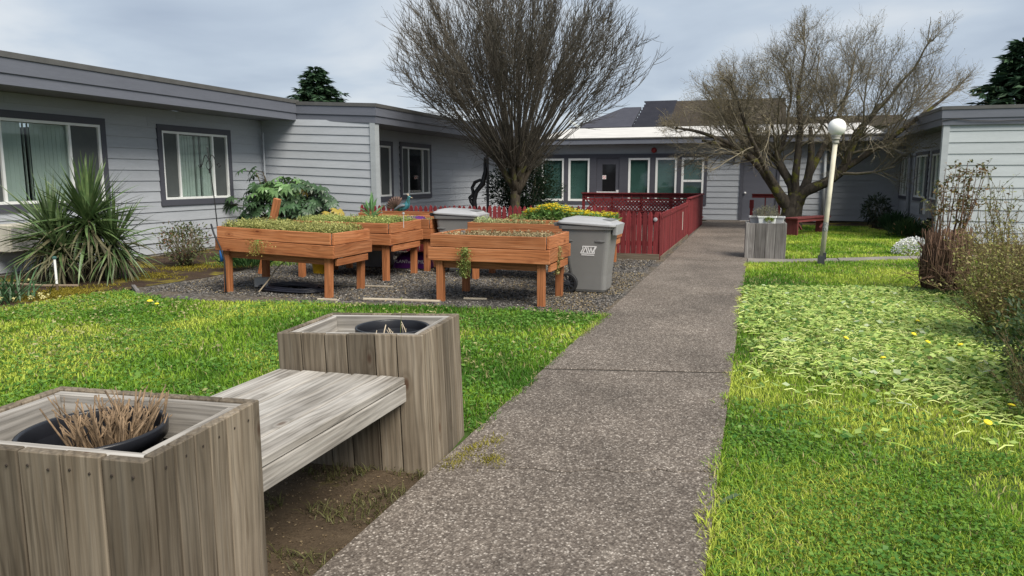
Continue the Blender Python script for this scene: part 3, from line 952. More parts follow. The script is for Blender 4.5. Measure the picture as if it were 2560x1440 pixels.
def stalks(label, loc, n, R, hh, mats, seed, cat='plant', name='dead_plant'):
    r = random.Random(seed); m = MB()
    for i in range(n):
        a = r.uniform(0, 2 * pi); q = R * sqrt(r.random())
        x, y = q * cos(a), q * sin(a); lean = q / R * 0.36 + r.uniform(-.08, .1); h = hh * r.uniform(0.55, 1.0)
        dx, dy = cos(a) * lean + r.uniform(-.22, .22), sin(a) * lean + r.uniform(-.22, .22); cv = r.uniform(-.035, .035); cw = r.uniform(-.035, .035)
        pts = []
        for k in range(5):
            s = k / 4
            pts.append((x + dx * h * s + cv * sin(pi * s) + r.uniform(-.003, .003), y + dy * h * s + cw * sin(pi * s) + r.uniform(-.003, .003), h * s))
        rad = r.uniform(0.0016, 0.0040)
        m.tube(pts, [rad * 1.1, rad, rad * (1.25 if r.random() < .4 else 1), rad, rad * .85], 6)
        if r.random() < .5:
            k = r.choice([2, 3]); p = Vector(pts[k]); d = Vector((r.uniform(-1, 1), r.uniform(-1, 1), r.uniform(.7, 1.4))).normalized()
            m.tube([p, p + d * r.uniform(.03, .09)], [rad * .7, rad * .5], 5)
    return tag(m.build(name, mats, None, True, loc), label, cat)
STALK = plain('dry_stalk', (0.19, 0.13, 0.078), 0.8, 0.6, 30, rv=None)
stalks('clump of cut dry brown stems in the pot nearest the camera', (-2.01, 1.83, 0.60), 120, 0.095, 0.24, STALK, 4)
stalks('few thin bleached stems in the far bench pot', (-1.90, 3.66, 0.59), 8, 0.09, 0.16, plain('bleached_stalk', (0.45, 0.38, 0.28), 0.8, 0.2, 30), 8)
m = MB(); m.tube([(-1.87, 3.66, .59), (-1.86, 3.67, .75), (-1.85, 3.66, .88)], [.002, .0016, .0012], 5); m.lathe([(0, -.004), (.008, 0), (0, .006)], 8, c=(-1.85, 3.66, .885))
tag(m.build('weed_stalk', plain('weed_green', (.12, .14, .03), .7)), 'thin lone weed stalk rising from the far bench pot', 'weed')

bench = thing('bench', 'low grey plank seat running between the two planter boxes by the path', 'bench', (-2.04, 2.75, 0))
by0, by1 = 2.155 - 2.75, 3.345 - 2.75
xs = [-1.675, -1.822, -1.968, -2.115, -2.262, -2.405]
for i, (a, b) in enumerate(zip(xs[:-1], xs[1:])):
    sk = (i + .5) * -0.0125
    plank(bench, 'seat_plank', ((a + b) / 2 + 2.04, (by0 + by1) / 2 + sk, 0.513 + (0.001 if i % 2 else 0)), (abs(a - b) - .006, by1 - by0, 0.038), 'bench', ch=.005)
plank(bench, 'apron', (-1.692 + 2.04, (by0 + by1) / 2, 0.446), (0.036, by1 - by0, 0.09), 'bench', ch=.004)
plank(bench, 'apron', (-2.39 + 2.04, (by0 + by1) / 2 - .05, 0.446), (0.036, by1 - by0, 0.09), 'bench', ch=.004)
for yy in (-.35, .35): plank(bench, 'crosspiece', (0.0, yy - .03, 0.46), (0.64, 0.036, 0.065), 'bench')

# ------------------------------------------------------------------ raised cedar beds
BEDSOIL = soil_mat('bed_soil', [(0.3, (0.02, 0.014, 0.01)), (0.7, (0.09, 0.065, 0.045))], 8)
def bed(label, x0, x1, y0, y1, zt, tilt=0.0, rotz=0.0):
    cx, cy = (x0 + x1) / 2, (y0 + y1) / 2; w, d = x1 - x0, y1 - y0
    T = thing('raised_bed', label, 'planter', (cx, cy, 0), (0, tilt, rotz), 'raised cedar beds on legs')
    t_ = .038; hu, hl = .150, .165
    zu = zt - hu / 2; zl = zt - hu - .008 - hl / 2; zb = zl - hl / 2
    hx, hy = w / 2, d / 2
    for s in (-1, 1):
        plank(T, 'board', (-.012, s * (hy - t_ / 2), zu), (w - .06, t_, hu), 'cedar', rot=(0, random.uniform(-.003, .003), 0), ch=.004)
        plank(T, 'board', (0, s * (hy - t_ / 2 + .007), zl), (w + .02, t_, hl), 'cedar', rot=(0, random.uniform(-.003, .003), 0), ch=.004)
        plank(T, 'board', (s * (hx - t_ / 2), 0, zu), (t_, d - 2 * t_ - .01, hu), 'cedar', ch=.004)
        plank(T, 'board', (s * (hx - t_ / 2 + .007), 0, zl + .002), (t_, d - 2 * t_ + .002, hl), 'cedar', ch=.004)
        plank(T, 'end_rail', (s * (hx - t_ / 2 - .004), .02, zb - .060), (t_, d - .20, .09), 'cedar', ch=.004)
        plank(T, 'under_rail', (0, s * (hy - .10), zb - .050), (w - .25, t_, .09), 'cedarleg', ch=.003)
        for q in (-1, 1):
            plank(T, 'leg', (s * (hx - .115), q * (hy - .09), (zb - .003) / 2 - .02), (.088, .088, zb + .037), 'cedarleg', ch=.005)
            plank(T, 'corner_post', (s * (hx - .068), q * (hy - t_ - .026), zu - .01), (.05, .05, hu - .02), 'slate')
    m = MB(); m.box(-hx + t_ + .002, hx - t_ - .002, -hy + t_ + .002, hy - t_ - .002, zb + .01, zt - .085); m.build('soil', BEDSOIL, T)
    return T
BEDS = {
 'A': (-6.93, -5.13, 8.22, 9.22, .868, .033), 'B': (-6.85, -5.15, 9.84, 10.98, .880, .01), 'C': (-6.75, -5.05, 11.10, 12.30, .868, 0),
 'D': (-3.86, -2.31, 8.42, 9.46, .848, .0), 'E': (-4.18, -2.60, 10.48, 11.42, .868, 0.004), 'F': (-4.36, -2.36, 12.74, 13.66, .790, .006), 'G': (-7.35, -5.75, 12.75, 13.65, .868, 0)}
BL = {'A': 'large orange raised bed full of green seedlings, with a black hose at its corner',
      'B': 'orange raised bed with the peacock ornament standing in its low greenery',
      'C': 'orange raised bed with a purple bag on its bare soil, before the second bin',
      'D': 'front orange raised bed with weeds hanging from its side, beside the emblem bin',
      'E': 'reddish raised bed half hidden behind the front bed and the wheeled bin',
      'F': 'raised bed overflowing with yellow flowers behind the wheeled bin',
      'G': 'rearmost orange raised bed against the picket fence behind the peacock'}
for k, (x0, x1, y0, y1, zt, tl) in BEDS.items(): bed(BL[k], x0, x1, y0, y1, zt, tl)

# ------------------------------------------------------------------ wheeled bins
BINP = plain('grey_bin_plastic', (0.185, 0.185, 0.182), 0.45, 0.06, 3, bump=0.05)
BINL = plain('grey_lid_plastic', (0.33, 0.335, 0.345), 0.4, 0.06, 3, bump=0.05)
RUBB = plain('black_rubber', (0.014, 0.015, 0.018), 0.6, 0.2)
LOGO = plain('white_logo_print', (0.75, 0.75, 0.76), 0.5, 0.03)
def rrect(hx, hy, r, z, n=4):
    pts = []
    for sx, sy, a0 in ((1, 1, 0), (-1, 1, 90), (-1, -1, 180), (1, -1, 270)):
        for k in range(n + 1):
            a = radians(a0 + 90 * k / n)
            pts.append((sx * (hx - r) + r * cos(a), sy * (hy - r) + r * sin(a), z))
    return pts
def loft(m, rings, mi=0, cap=(True, True)):
    b = len(m.v); n = len(rings[0])
    for r in rings: m.v += r
    for i in range(len(rings) - 1):
        for k in range(n):
            k2 = (k + 1) % n
            m.face((b + i*n + k, b + i*n + k2, b + (i+1)*n + k2, b + (i+1)*n + k), mi)
    if cap[0]: m.face(tuple(b + k for k in reversed(range(n))), mi)
    if cap[1]: m.face(tuple(b + (len(rings)-1)*n + k for k in range(n)), mi)
def wheel_bin(label, loc, rotz, sc=1.0, logo=False, tiltx=0):
    T = thing('wheeled_bin', label, 'bin', loc, (tiltx, 0, rotz), 'grey wheeled bins')
    T.scale = (sc, sc, sc)
    off = lambda ring, dx: [(x + dx, y, z) for x, y, z in ring]
    m = MB()
    loft(m, [off(rrect(.215, .205, .05, .015), .035), off(rrect(.235, .22, .06, .05), .035), off(rrect(.255, .232, .06, .24), .02), off(rrect(.318, .272, .06, .70), 0), off(rrect(.330, .282, .06, .80), 0), off(rrect(.335, .286, .06, .86), 0),
             off(rrect(.365, .312, .06, .865), 0), off(rrect(.372, .318, .06, .905), 0), off(rrect(.36, .306, .06, .915), 0)])
    body = m.build('body', BINP, T)
    me = body.data
    for z, s in ((.70, 1), (.70, -1)):
        pass
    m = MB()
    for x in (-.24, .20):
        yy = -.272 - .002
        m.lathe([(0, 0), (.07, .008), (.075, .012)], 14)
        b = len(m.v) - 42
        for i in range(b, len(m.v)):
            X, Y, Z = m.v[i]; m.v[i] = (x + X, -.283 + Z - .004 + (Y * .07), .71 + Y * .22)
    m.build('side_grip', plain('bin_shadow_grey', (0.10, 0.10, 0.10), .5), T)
    m = MB()
    tl = lambda ring, k=.05: [(x, y, z - (x + .37) * k) for x, y, z in ring]
    loft(m, [tl(off(rrect(.385, .325, .07, .935), .012)), tl(off(rrect(.395, .333, .07, .945), .012)), tl(off(rrect(.395, .333, .07, .965), .012)), tl(off(rrect(.37, .31, .07, .978), .01)), tl(off(rrect(.345, .285, .07, .985), .005)), tl(off(rrect(.33, .27, .07, 1.005), 0)), tl(off(rrect(.20, .17, .06, 1.03), -.03))])
    lid = m.build('lid', BINL, T)
    m = MB(); loft(m, [[(x + .375, y, z) for x, y, z in rrect(.032, .20, .02, .79)], [(x + .392, y, z) for x, y, z in rrect(.034, .24, .02, .93)]]); m.build('lid_lip', BINL, lid)
    m = MB(); m.obox((.27, -.02, .975), (.11, .36, .035), Matrix.Rotation(radians(6), 3, 'Y')); m.build('lid_grip', plain('bin_lid_dark', (0.17, 0.175, 0.18), .45), lid)
    m = MB(); m.tube([(-.43, -.26, .93), (-.43, .26, .93)], .017, 8)
    for y in (-.24, .24, 0): m.obox((-.39, y, .925), (.09, .03, .05))
    m.build('handle', RUBB if not logo else plain('bin_handle', (.12, .12, .125), .4), T, False)
    for s in (-1, 1):
        m = MB()
        m.lathe([(.128, -.03), (.135, -.022), (.135, .022), (.128, .03), (.10, .03), (.10, -.03)], 28, closed=True)
        w = m.build('wheel', RUBB, T, False, (-.235, s * .268, .135), (pi/2, 0, 0))
        m = MB()
        for k in range(10):
            a = 2 * pi * k / 10
            m.beam((.02 * cos(a), .02 * sin(a), -s * .002), (.10 * cos(a), .10 * sin(a), -s * .002), .012, .036)
        m.lathe([(.0, .030), (.03, .03), (.034, .02), (.034, -.02), (.03, -.03), (0, -.03)], 14)
        m.build('spokes', plain('wheel_hub', (0.028, 0.03, 0.038), .45), w)
    m = MB(); m.tube([(-.235, -.27, .135), (-.235, .27, .135)], .012, 8); m.build('axle', RUBB, T)
    if logo:
        # white slanted emblem on the side wall that faces the camera (wall leans with the body taper)
        sl = math.atan((.282 - .272) / .10)
        def P(u, v, dn=0.003):     # u along the side, v up
            z = .575 + v
            y = -(.232 + (.272 - .232) * (z - .24) / .46) - dn
            return (u + .045, y, z)
        m = MB()
        def stroke(a, b, w):
            a, b = Vector((a[0], a[1])), Vector((b[0], b[1])); d = (b - a).normalized(); s = Vector((-d.y, d.x)) * w / 2
            q = [a + s, b + s, b - s, a - s]
            base = len(m.v)
            m.v += [P(p.x, p.y, .0035) for p in q] + [P(p.x, p.y, -.004) for p in q]
            for f in ((0, 1, 2, 3), (7, 6, 5, 4), (0, 4, 5, 1), (1, 5, 6, 2), (2, 6, 7, 3), (3, 7, 4, 0)): m.face(tuple(base + i for i in f))
        w = .012
        # frame: rising slanted banner
        stroke((-.080, .062), (.112, .062), w); stroke((-.112, -.030), (.080, -.030), w)
        stroke((-.080, .066), (-.074, .030), w); stroke((-.074, .030), (-.112, -.034), w)
        stroke((.112, .066), (.074, .004), w); stroke((.074, .004), (.080, -.034), w)
        # A
        stroke((-.078, -.026), (-.036, .056), .013); stroke((-.036, .056), (-.014, -.026), .013)
        # W
        stroke((-.008, .056), (.014, -.026), .012); stroke((.014, -.026), (.034, .050), .011); stroke((.034, .050), (.050, -.026), .011); stroke((.050, -.026), (.092, .056), .012)
        stroke((-.098, -.054), (.078, -.054), .012)
        m.build('logo', LOGO, T)
    return T
wheel_bin('grey wheeled bin with a white letter emblem and pale lid, next to the path', (-2.14, 9.93, 0), radians(-2), 1.0, logo=True)
wheel_bin('second grey wheeled bin, without emblem, half hidden behind the raised beds', (-4.66, 11.45, 0), radians(4), 1.02)

# ------------------------------------------------------------------ fences
def picket_mesh(w, h, t_, kind, pointed=True):
    m = MB()
    if pointed:
        prof = [(-w/2, 0), (w/2, 0), (w/2, h - .13), (w*.36, h - .115), (w*.50, h - .085), (w*.30, h - .03), (0, h), (-w*.30, h - .03), (-w*.50, h - .085), (-w*.36, h - .115), (-w/2, h - .13)]
    else:
        prof = [(-w/2, 0), (w/2, 0), (w/2, h - .02), (w*.36, h), (-w*.36, h), (-w/2, h - .02)]
    b = len(m.v); n = len(prof)
    m.v += [(x, -t_/2, z) for x, z in prof] + [(x, t_/2, z) for x, z in prof]
    m.face(tuple(b + i for i in range(n))); m.face(tuple(b + n + i for i in reversed(range(n))))
    for i in range(n):
        j = (i + 1) % n; m.face((b + j, b + i, b + n + i, b + n + j))
    return m.mesh('picket', wood(kind, 'Z'))
F1 = thing('picket_fence', 'low red picket fence with pointed tops running behind the raised beds', 'fence', (-4.9, 14.15, 0))
pm = picket_mesh(.083, .975, .02, 'red')
x = -8.05
while x < -2.72:
    link('picket', pm, F1, (x + 4.9, random.uniform(-.004, .004), random.uniform(-.012, .008) + max(0, (x + 6) * .008)), (0, random.uniform(-.015, .015), 0)); x += .108
for z in (.30, .70): plank(F1, 'rail', (-.5, .035, z), (5.35, .04, .085), 'red')
F2 = thing('picket_fence', 'red plank fence corner beside the path, boards bare grey at the foot', 'fence', (-1.71, 14.15, 0))
pm2 = picket_mesh(.094, .915, .02, 'red')
x = -2.62
while x < -1.74:
    link('picket', pm2, F2, (x + 1.71, random.uniform(-.003, .003), random.uniform(-.012, .006)), (0, random.uniform(-.01, .01), 0)); x += .104
for z in (.30, .70): plank(F2, 'rail', (-.46, .035, z), (.92, .04, .085), 'red')
pm3 = picket_mesh(.128, .88, .02, 'red', False)
y = 14.20
while y < 20.0:
    link('picket', pm3, F2, (random.uniform(-.004, .004), y - 14.15, (y - 14.2) * .006 - .003 + random.uniform(-.01, .01)), (0, 0, pi/2)); y += .132
plank(F2, 'rail', (-.035, 3.0, .28), (.04, 5.7, .085), 'red'); plank(F2, 'rail', (-.035, 3.0, .70), (.04, 5.7, .085), 'red')
plank(F2, 'top_trim', (.016, 2.9, .815), (.012, 5.7, .05), 'red', rot=(radians(.35), 0, 0))
plank(F2, 'post', (-.045, .06, .45), (.088, .088, .9), 'red'); plank(F2, 'post', (-.02, 6.0, .47), (.09, .09, .98), 'red')
pm4 = picket_mesh(.128, .965, .02, 'red', False)
y = 20.3
while y < 25.4:
    link('picket', pm4, F2, (0, y - 14.15, random.uniform(-.008, .008)), (0, 0, pi/2)); y += .132
plank(F2, 'cap_rail', (0.0, 8.65, .995), (.10, 5.3, .035), 'red'); plank(F2, 'rail', (-.035, 8.6, .5), (.04, 5.2, .085), 'red')
m = MB(); m.box(.012, .017, 4.30, 4.36, .28, .72); m.build('sign_strip', plain('pale_strip', (.6, .58, .52), .6), F2)
plank(F2, 'skirting', (.02, 2.9, .03), (.016, 5.8, .07), 'grey')
plank(F2, 'skirting', (-.46, -.016, .05), (.92, .012, .11), 'grey')
m = MB(); m.lathe([(0, .02), (.035, .012), (.04, 0), (0, 0)], 10); m.build('reflector', plain('reflector_grey', (.3, .3, .32), .3), F2, False, (-.09, -.014, .76), (pi/2, 0, 0))

F3 = thing('lattice_fence', 'dark red lattice railing of the entrance deck with a thick top rail', 'fence', (-3.75, 25.45, 0))
plank(F3, 'cap_rail', (0, 0, 1.005), (4.12, .14, .04), 'red')
plank(F3, 'rail', (0, .01, .80), (4.0, .03, .06), 'red'); plank(F3, 'apron', (0, .012, .925), (4.0, .024, .13), 'red'); plank(F3, 'rail', (0, 0, .40), (4.0, .04, .06), 'red')
for i in range(5): plank(F3, 'post', (-2.0 + i, .06, .49), (.088, .088, .98), 'red')
for i in range(13): plank(F3, 'baluster', (-1.92 + i * .32, -.012, .90), (.03, .03, .17), 'red')
k = 0
lat = {}
for s in (-1, 1):
    x = -2.5
    while x < 2.4:
        # 45 degree slats clipped to z .43..0.78
        x0, x1 = (x, x + .35) if s > 0 else (x + .35, x)
        if -2.0 < min(x0, x1) and max(x0, x1) < 2.0:
            plank(F3, 'lattice_slat', ((x0 + x1) / 2, -.02 - (.008 if s > 0 else 0), .605), (.046, .007, .49), 'red', rot=(0, radians(45 * s), 0), ch=.001)
        x += .122
m = MB(); m.box(-2.0, 1.95, .1, 2.1, .12, .16); m.build('deck', wood('plum', 'X'), F3)
for i in range(32): plank(F3, 'skirt_board', (-1.93 + i * .125, .0, .19), (.115, .018, .36), 'red', ch=.002)

RL = thing('handrail', 'short dark red handrail by the plain grey door, left of the gnarled tree', 'handrail', (0.25, 24.5, 0))
plank(RL, 'post', (-.40, 0, .42), (.09, .09, .84), 'red'); plank(RL, 'post', (.42, .05, .50), (.07, .07, 1.0), 'red')
plank(RL, 'post_block', (-.40, -.055, .72), (.13, .02, .26), 'red')
plank(RL, 'rail', (.02, .02, .965), (.84, .05, .10), 'red'); plank(RL, 'rail', (.05, .02, 1.022), (.92, .12, .03), 'red'); plank(RL, 'baluster', (.0, .03, .47), (.035, .035, .90), 'red')

# ------------------------------------------------------------------ lamp post
L = thing('lamp_post', 'cream lamp post with a round white globe, leaning slightly on the lawn edge', 'lamp post', (1.145, 14.24, 0))
m = MB()
m.tube([(0, 0, 0), (.112, .01, 2.19)], [.044, .040], 14)
m.build('pole', plain('cream_pole_paint', (0.56, 0.53, 0.42), 0.6, 0.18, 5, bump=.2), L, True)
m = MB(); m.lathe([(.05, 0), (.062, .01), (.055, .035), (.055, .07), (.072, .075), (.072, .09), (.060, .10), (.085, .125), (.085, .14), (.05, .14)], 18, c=(.113, .01, 2.13)); m.build('collar', plain('collar_metal', (.36, .35, .31), .5), L, True)
m = MB(); m.lathe([(.152 * sin(pi * k / 20), -.152 * cos(pi * k / 20)) for k in range(21)], 28, c=(.120, .01, 2.405)); m.build('globe', plain('white_globe', (.86, .86, .84), .25, .02), L, True)
m = MB(); m.box(-.06, .05, -.07, .06, 0, .16); m.box(.02, .075, -.05, .03, .10, .22); m.build('base_box', plain('dark_base_metal', (.035, .04, .045), .6, .3), L)
m = MB(); m.tube([(.030, -.003, .60), (.0365, -.002, .76)], .0455, 14, cap=False); m.build('worn_patch', plain('worn_paint', (.22, .23, .22), .7, .9, 40), L, True)

# ------------------------------------------------------------------ square planter by the path, red bench
B3 = planter('dark weathered square planter on the side path corner holding a white trough', (0.56, 14.80, 0), (0, 0, radians(1.5)), .74, .70, .69, 4, 4, 'slate', seed=3)
tr = thing('planting_trough', 'small white plastic trough on top of the dark square planter', 'planter', (0.20, 15.02, .66))
m = MB(); loft(m, [rrect(.15, .09, .02, 0), rrect(.165, .105, .02, .13), rrect(.178, .118, .02, .132), rrect(.178, .118, .02, .155), rrect(.16, .10, .02, .155), rrect(.155, .095, .02, .12)]); m.build('shell', VINYL, tr)
tr2 = thing('planting_trough', 'grey trough with pale rim behind the white trough on the dark planter', 'planter', (0.20, 15.26, .64))
m = MB(); loft(m, [rrect(.30, .09, .02, 0), rrect(.32, .11, .02, .13), rrect(.335, .125, .02, .132), rrect(.335, .125, .02, .16), rrect(.31, .10, .02, .16), rrect(.30, .09, .02, .12)]); m.build('shell', plain('pale_trough', (.45, .46, .47), .5), tr2)

bd = Vector((1.80 - .86, 22.40 - 20.80, 0)); bl = bd.length; ang = math.atan2(bd.y, bd.x)
RB = thing('bench', 'small dark red wooden bench with slanted braces on the lawn behind the lamp post', 'bench', (1.33, 21.6, 0), (0, 0, ang))
for s in (-1, 0, 1): plank(RB, 'seat_plank', (0, s * .135, .475), (bl, .128, .036), 'plum')
plank(RB, 'apron', (0, -.16, .415), (bl - .12, .03, .075), 'plum')
for s in (-1, 1):
    plank(RB, 'leg', (s * (bl / 2 - .10), 0, .225), (.05, .34, .45), 'plum')
    plank(RB, 'brace', (s * (bl / 2 - .26), -.10, .30), (.035, .05, .40), 'plum', rot=(0, radians(s * 50), 0))

# ------------------------------------------------------------------ garden things round the beds
IRON = plain('black_iron', (.012, .012, .013), .45, .2)
H = thing('garden_hook', 'tall thin black iron garden hook with scrolls, in front of the wall window', 'garden hook', (-10.0, 12.0, 0))
m = MB(); m.tube([(.0, 0, 0), (-.05, 0, 1.0), (-.155, 0, 2.12)], [.011, .011, .009], 6); m.lathe([(0, 0), (.02, .02), (.012, .05), (.022, .08), (0, .10)], 8, c=(-.135, 0, 1.62)); m.build('rod', IRON, H)
for s in (-1, 1):
    m = MB(); pts = []
    for k in range(13):
        t_ = k / 12
        pts.append((-.135 + s * .22 * t_ + .004, 0, 1.86 + .13 * sin(pi * min(1, t_ * 1.35)) - .12 * t_ ** 2))
    c = Vector(pts[-1])
    for k in range(1, 9):
        a = -pi / 2 * s + s * k * .62
        pts.append((c.x + s * .0 + .035 * (cos(a) ), 0, c.z + .035 + .035 * sin(a) - .0))
    m.tube(pts, .008, 5); m.build('scroll_arm', IRON, H)
    m = MB(); m.tube([(-.14 + s * (.01 + .06 * sin(k / 8 * pi)), 0, 1.68 + .2 * k / 8) for k in range(9)], .006, 5); m.build('scroll', IRON, H)
m = MB(); m.tube([(-6.945, 8.19, .93), (-6.90, 8.18, .80), (-6.80, 8.17, .62), (-6.745, 8.17, .45), (-6.74, 8.16, .2), (-6.75, 8.17, 0.01), (-6.9, 8.2, .006), (-7.2, 8.4, .006)], .012, 6)
tag(m.build('irrigation_hose', RUBB, None, True), 'thin black irrigation hose hanging down the left corner of the large seedling bed', 'hose')
plk = thing('timber_post', 'short orange timber post leaning behind the large seedling bed', 'post', (-7.46, 10.05, 0))
plank(plk, 'board', (0.06, 0, .60), (.09, .09, 1.28), 'cedar', rot=(0, radians(17), 0))

# peacock ornament
PK = thing('peacock_ornament', 'blue and green metal peacock ornament with a brown fanned tail on a stake', 'ornament', (-5.14, 10.30, .83), (0, 0, radians(8)))
m = MB(); m.tube([(0, 0, -.05), (0, 0, .21)], .006, 6); m.lathe([(.02, 0), (.022, .02), (.01, .03)], 8, c=(0, 0, .16)); m.build('stake', plain('stake_metal', (.45, .45, .45), .4), PK)
m = MB()
m.tube([(-.145, 0, .235), (-.11, 0, .235), (-.06, 0, .25), (0, 0, .262), (.045, 0, .285), (.068, 0, .32), (.078, 0, .36), (.085, 0, .395), (.095, 0, .415), (.11, 0, .42), (.122, 0, .415)], [.010, .03, .052, .060, .056, .044, .031, .024, .026, .022, .01], 12)
m.build('body', (lambda t: (t.base(t.ramp(t.n('ShaderNodeSeparateXYZ').outputs[2] if False else t.noise(t.coord('Object', scale=(1, 1, 1)), 22, 3), [(.35, (.02, .07, .06)), (.55, (.05, .20, .24)), (.7, (.12, .30, .42))])), t.rough(.35), setattr(t.p.inputs['Metallic'], 'default_value', .3), t.m)[-1])(NT('peacock_enamel')), PK, True)
m = MB(); m.tube([(.12, 0, .417), (.158, 0, .402)], [.009, .001], 6); m.build('beak', plain('beak_tan', (.4, .33, .22), .5), PK)
m = MB()
for k in range(3): m.tube([(.098, 0, .43), (.085 - k * .014, 0, .475 - k * .004)], [.002, .006], 5)
m.build('crest', plain('crest_tan', (.45, .38, .3), .6), PK)
m = MB()
for s in (-1, 1):
    m.tube([(.045, s * .05, .295), (-.02, s * .062, .29), (-.10, s * .055, .24), (-.15, s * .045, .205)], [.02, .028, .018, .004], 8)
m.build('wing', plain('wing_grey', (.12, .14, .16), .4, .5, 30), PK, True)
TAILM = plain('tail_brown', (.10, .058, .045), .6, .5, 26)
for k in range(9):
    a = radians(62 + k * 14)
    m = MB(); d = Vector((cos(a), 0, sin(a))); c0 = Vector((-.10, (k - 4) * .007, .25))
    m.tube([c0, c0 + d * .07, c0 + d * .15, c0 + d * .185], [.006, .018, .024, .006], 8); m.build('tail_feather', TAILM, PK, True)

# purple compost bag
BG = thing('compost_bag', 'purple plastic bag of planting mix with an orange flower print, under the beds', 'bag', (-5.60, 11.62, 0), (0, 0, radians(6)))
m = MB(); nu, nv = 22, 12
for j in range(nv + 1):
    for i in range(nu + 1):
        u, v = i / nu * 2 - 1, j / nv * 2 - 1
        hgt = max(0, (1 - abs(u) ** 3.2) * (1 - abs(v) ** 3)) ** .5
        wr = .012 * sin(u * 17 + v * 5) * hgt + .01 * sin(v * 19 - u * 7) * hgt
        m.v.append((u * .34 * (1 - .06 * v * v), v * .26 * (1 - .05 * u * u), .012 + .26 * hgt + wr))
for j in range(nv):
    for i in range(nu):
        a = j * (nu + 1) + i; m.face((a, a + 1, a + nu + 2, a + nu + 1))
t = NT('bag_print')
v = t.coord('Object'); sp = t.n('ShaderNodeSeparateXYZ'); t.l(v, sp.inputs[0])
fl = t.ramp(t.vor(v, 17, 'Color'), [(.15, (.75, .22, .03)), (.4, (.7, .10, .22)), (.62, (.75, .55, .5)), (.85, (.10, .20, .03))], 'CONSTANT')
ef = t.ramp(t.mix(.06, sp.outputs[1], t.noise(v, 9)), [(.05, 0.0), (.06, 1.0)])
t.base(t.mix(ef, (.075, .012, .115), fl)); t.rough(.3, .5); t.bump(t.noise(v, 25, 3), .3, .01)
m.build('bag', t.m, BG, True)
fc = bpy.data.curves.new('lettering', 'FONT'); fc.body = 'PLANTING MIX'; fc.size = .085; fc.align_x = 'CENTER'; fc.extrude = .001
fo = bpy.data.objects.new('lettering_curve', fc); COL.objects.link(fo); fme = bpy.data.meshes.new_from_object(fo.evaluated_get(bpy.context.evaluated_depsgraph_get())); bpy.data.objects.remove(fo)
fme.materials.clear(); fme.materials.append(LOGO); link('lettering', fme, BG, (0.0, -.245, .10), (radians(64), 0, 0))
m = MB()
for j in range(9):
    for i in range(13):
        u, v_ = i / 6 - 1, j / 4 - 1; hg = max(0, (1 - abs(u) ** 3) * (1 - abs(v_) ** 3)) ** .5
        m.v.append((u * .20, v_ * .13, .07 * hg + .006 * sin(9 * u + 5 * v_)))
for j in range(8):
    for i in range(12): a = j * 13 + i; m.face((a, a + 1, a + 14, a + 13))
tag(m.build('compost_bag', t.m, None, True, (-5.55, 11.55, .825), (0, 0, .5)), 'folded purple bag lying on the soil inside a raised bed', 'bag')

# hose coil, blocks, bucket, sticks
m = MB(); pts = []; rr = random.Random(3)
for k in range(170):
    a = k / 170 * 2 * pi * 8; R = .42 + .06 * sin(k * .21) + .045 * sin(k * .05)
    pts.append((R * 1.05 * cos(a), R * .62 * sin(a), .018 + .012 * (k // 22 % 4) + .008 * sin(k * .9)))
m.tube(pts, .0135, 6)
tag(m.build('hose_coil', plain('dark_hose', (.014, .015, .024), .4, .3), None, True, (-6.02, 8.68, 0)), 'coil of dark garden hose lying under the large seedling bed', 'hose')
blk = MB(); loft(blk, [rrect(.10, .07, .012, 0), rrect(.095, .065, .012, .14)])
tag(blk.build('concrete_block', plain('block_grey', (.30, .30, .30), .8, .15), None, False, (-6.62, 8.82, .075), (radians(84), 0, radians(20))), 'small pale grey block lying under the large seedling bed', 'block')
bk = thing('bucket', 'yellow bucket behind a leg under the second raised bed', 'bucket', (-6.72, 10.45, 0))
m = MB(); m.lathe([(.13, 0), (.155, .24), (.165, .24), (.165, .27), (.148, .27), (.125, .02), (0, .02)], 20); m.build('shell', plain('yellow_plastic', (.62, .36, .015), .4, .15, 5), bk, True)
m = MB(); m.tube([(.15 * cos(a), .15 * sin(a), .25 - .14 * sin(max(0, a))) for a in [pi * k / 10 for k in range(11)]], .004, 5); m.build('handle', IRON, bk)
tb = thing('storage_tub', 'grey storage tub standing on the gravel between the beds', 'tub', (-6.35, 11.62, 0))
m = MB(); loft(m, [rrect(.24, .17, .03, 0), rrect(.28, .20, .03, .30), rrect(.30, .22, .03, .30), rrect(.30, .22, .03, .33)]); m.build('shell', plain('tub_grey', (.22, .23, .25), .4), tb)
def stick(label, a, b, w, kind='scrap', t_=.02):
    a, b = Vector(a), Vector(b); d = b - a
    T = thing('timber_strip', label, 'timber', (a + b) / 2, (0, -math.asin(d.z / d.length), math.atan2(d.y, d.x)))
    plank(T, 'strip', (0, 0, 0), (d.length, w, t_), kind); return T
stick('pale timber strip lying on the gravel at the grass edge by the front bed', (-4.72, 8.28, .012), (-3.72, 8.42, .012), .07)
stick('short pale timber scrap under the middle of the front bed', (-3.52, 8.72, .012), (-3.22, 8.76, .012), .05)
stick('thin timber strip lying across the gravel behind the hose coil', (-7.0, 9.1, .012), (-4.85, 9.34, .012), .03)
stick('short pale scrap lying before the front leg of the large seedling bed', (-5.28, 8.10, .008), (-5.02, 8.12, .008), .04)
m = MB(); m.tube([(-6.36, 8.35, .01), (-6.30, 8.5, .16), (-6.28, 8.62, .28), (-6.2, 8.8, .42)], [.009, .010, .009, .006], 6)
tag(m.build('twig', plain('bleached_twig', (.34, .28, .2), .8)), 'bare bent twig leaning by the pale block under the bed', 'twig')
pt = thing('wall_pot', 'pale grey tapered pot at the foot of the wall behind the bed corner', 'pot', (-10.55, 13.05, 0))
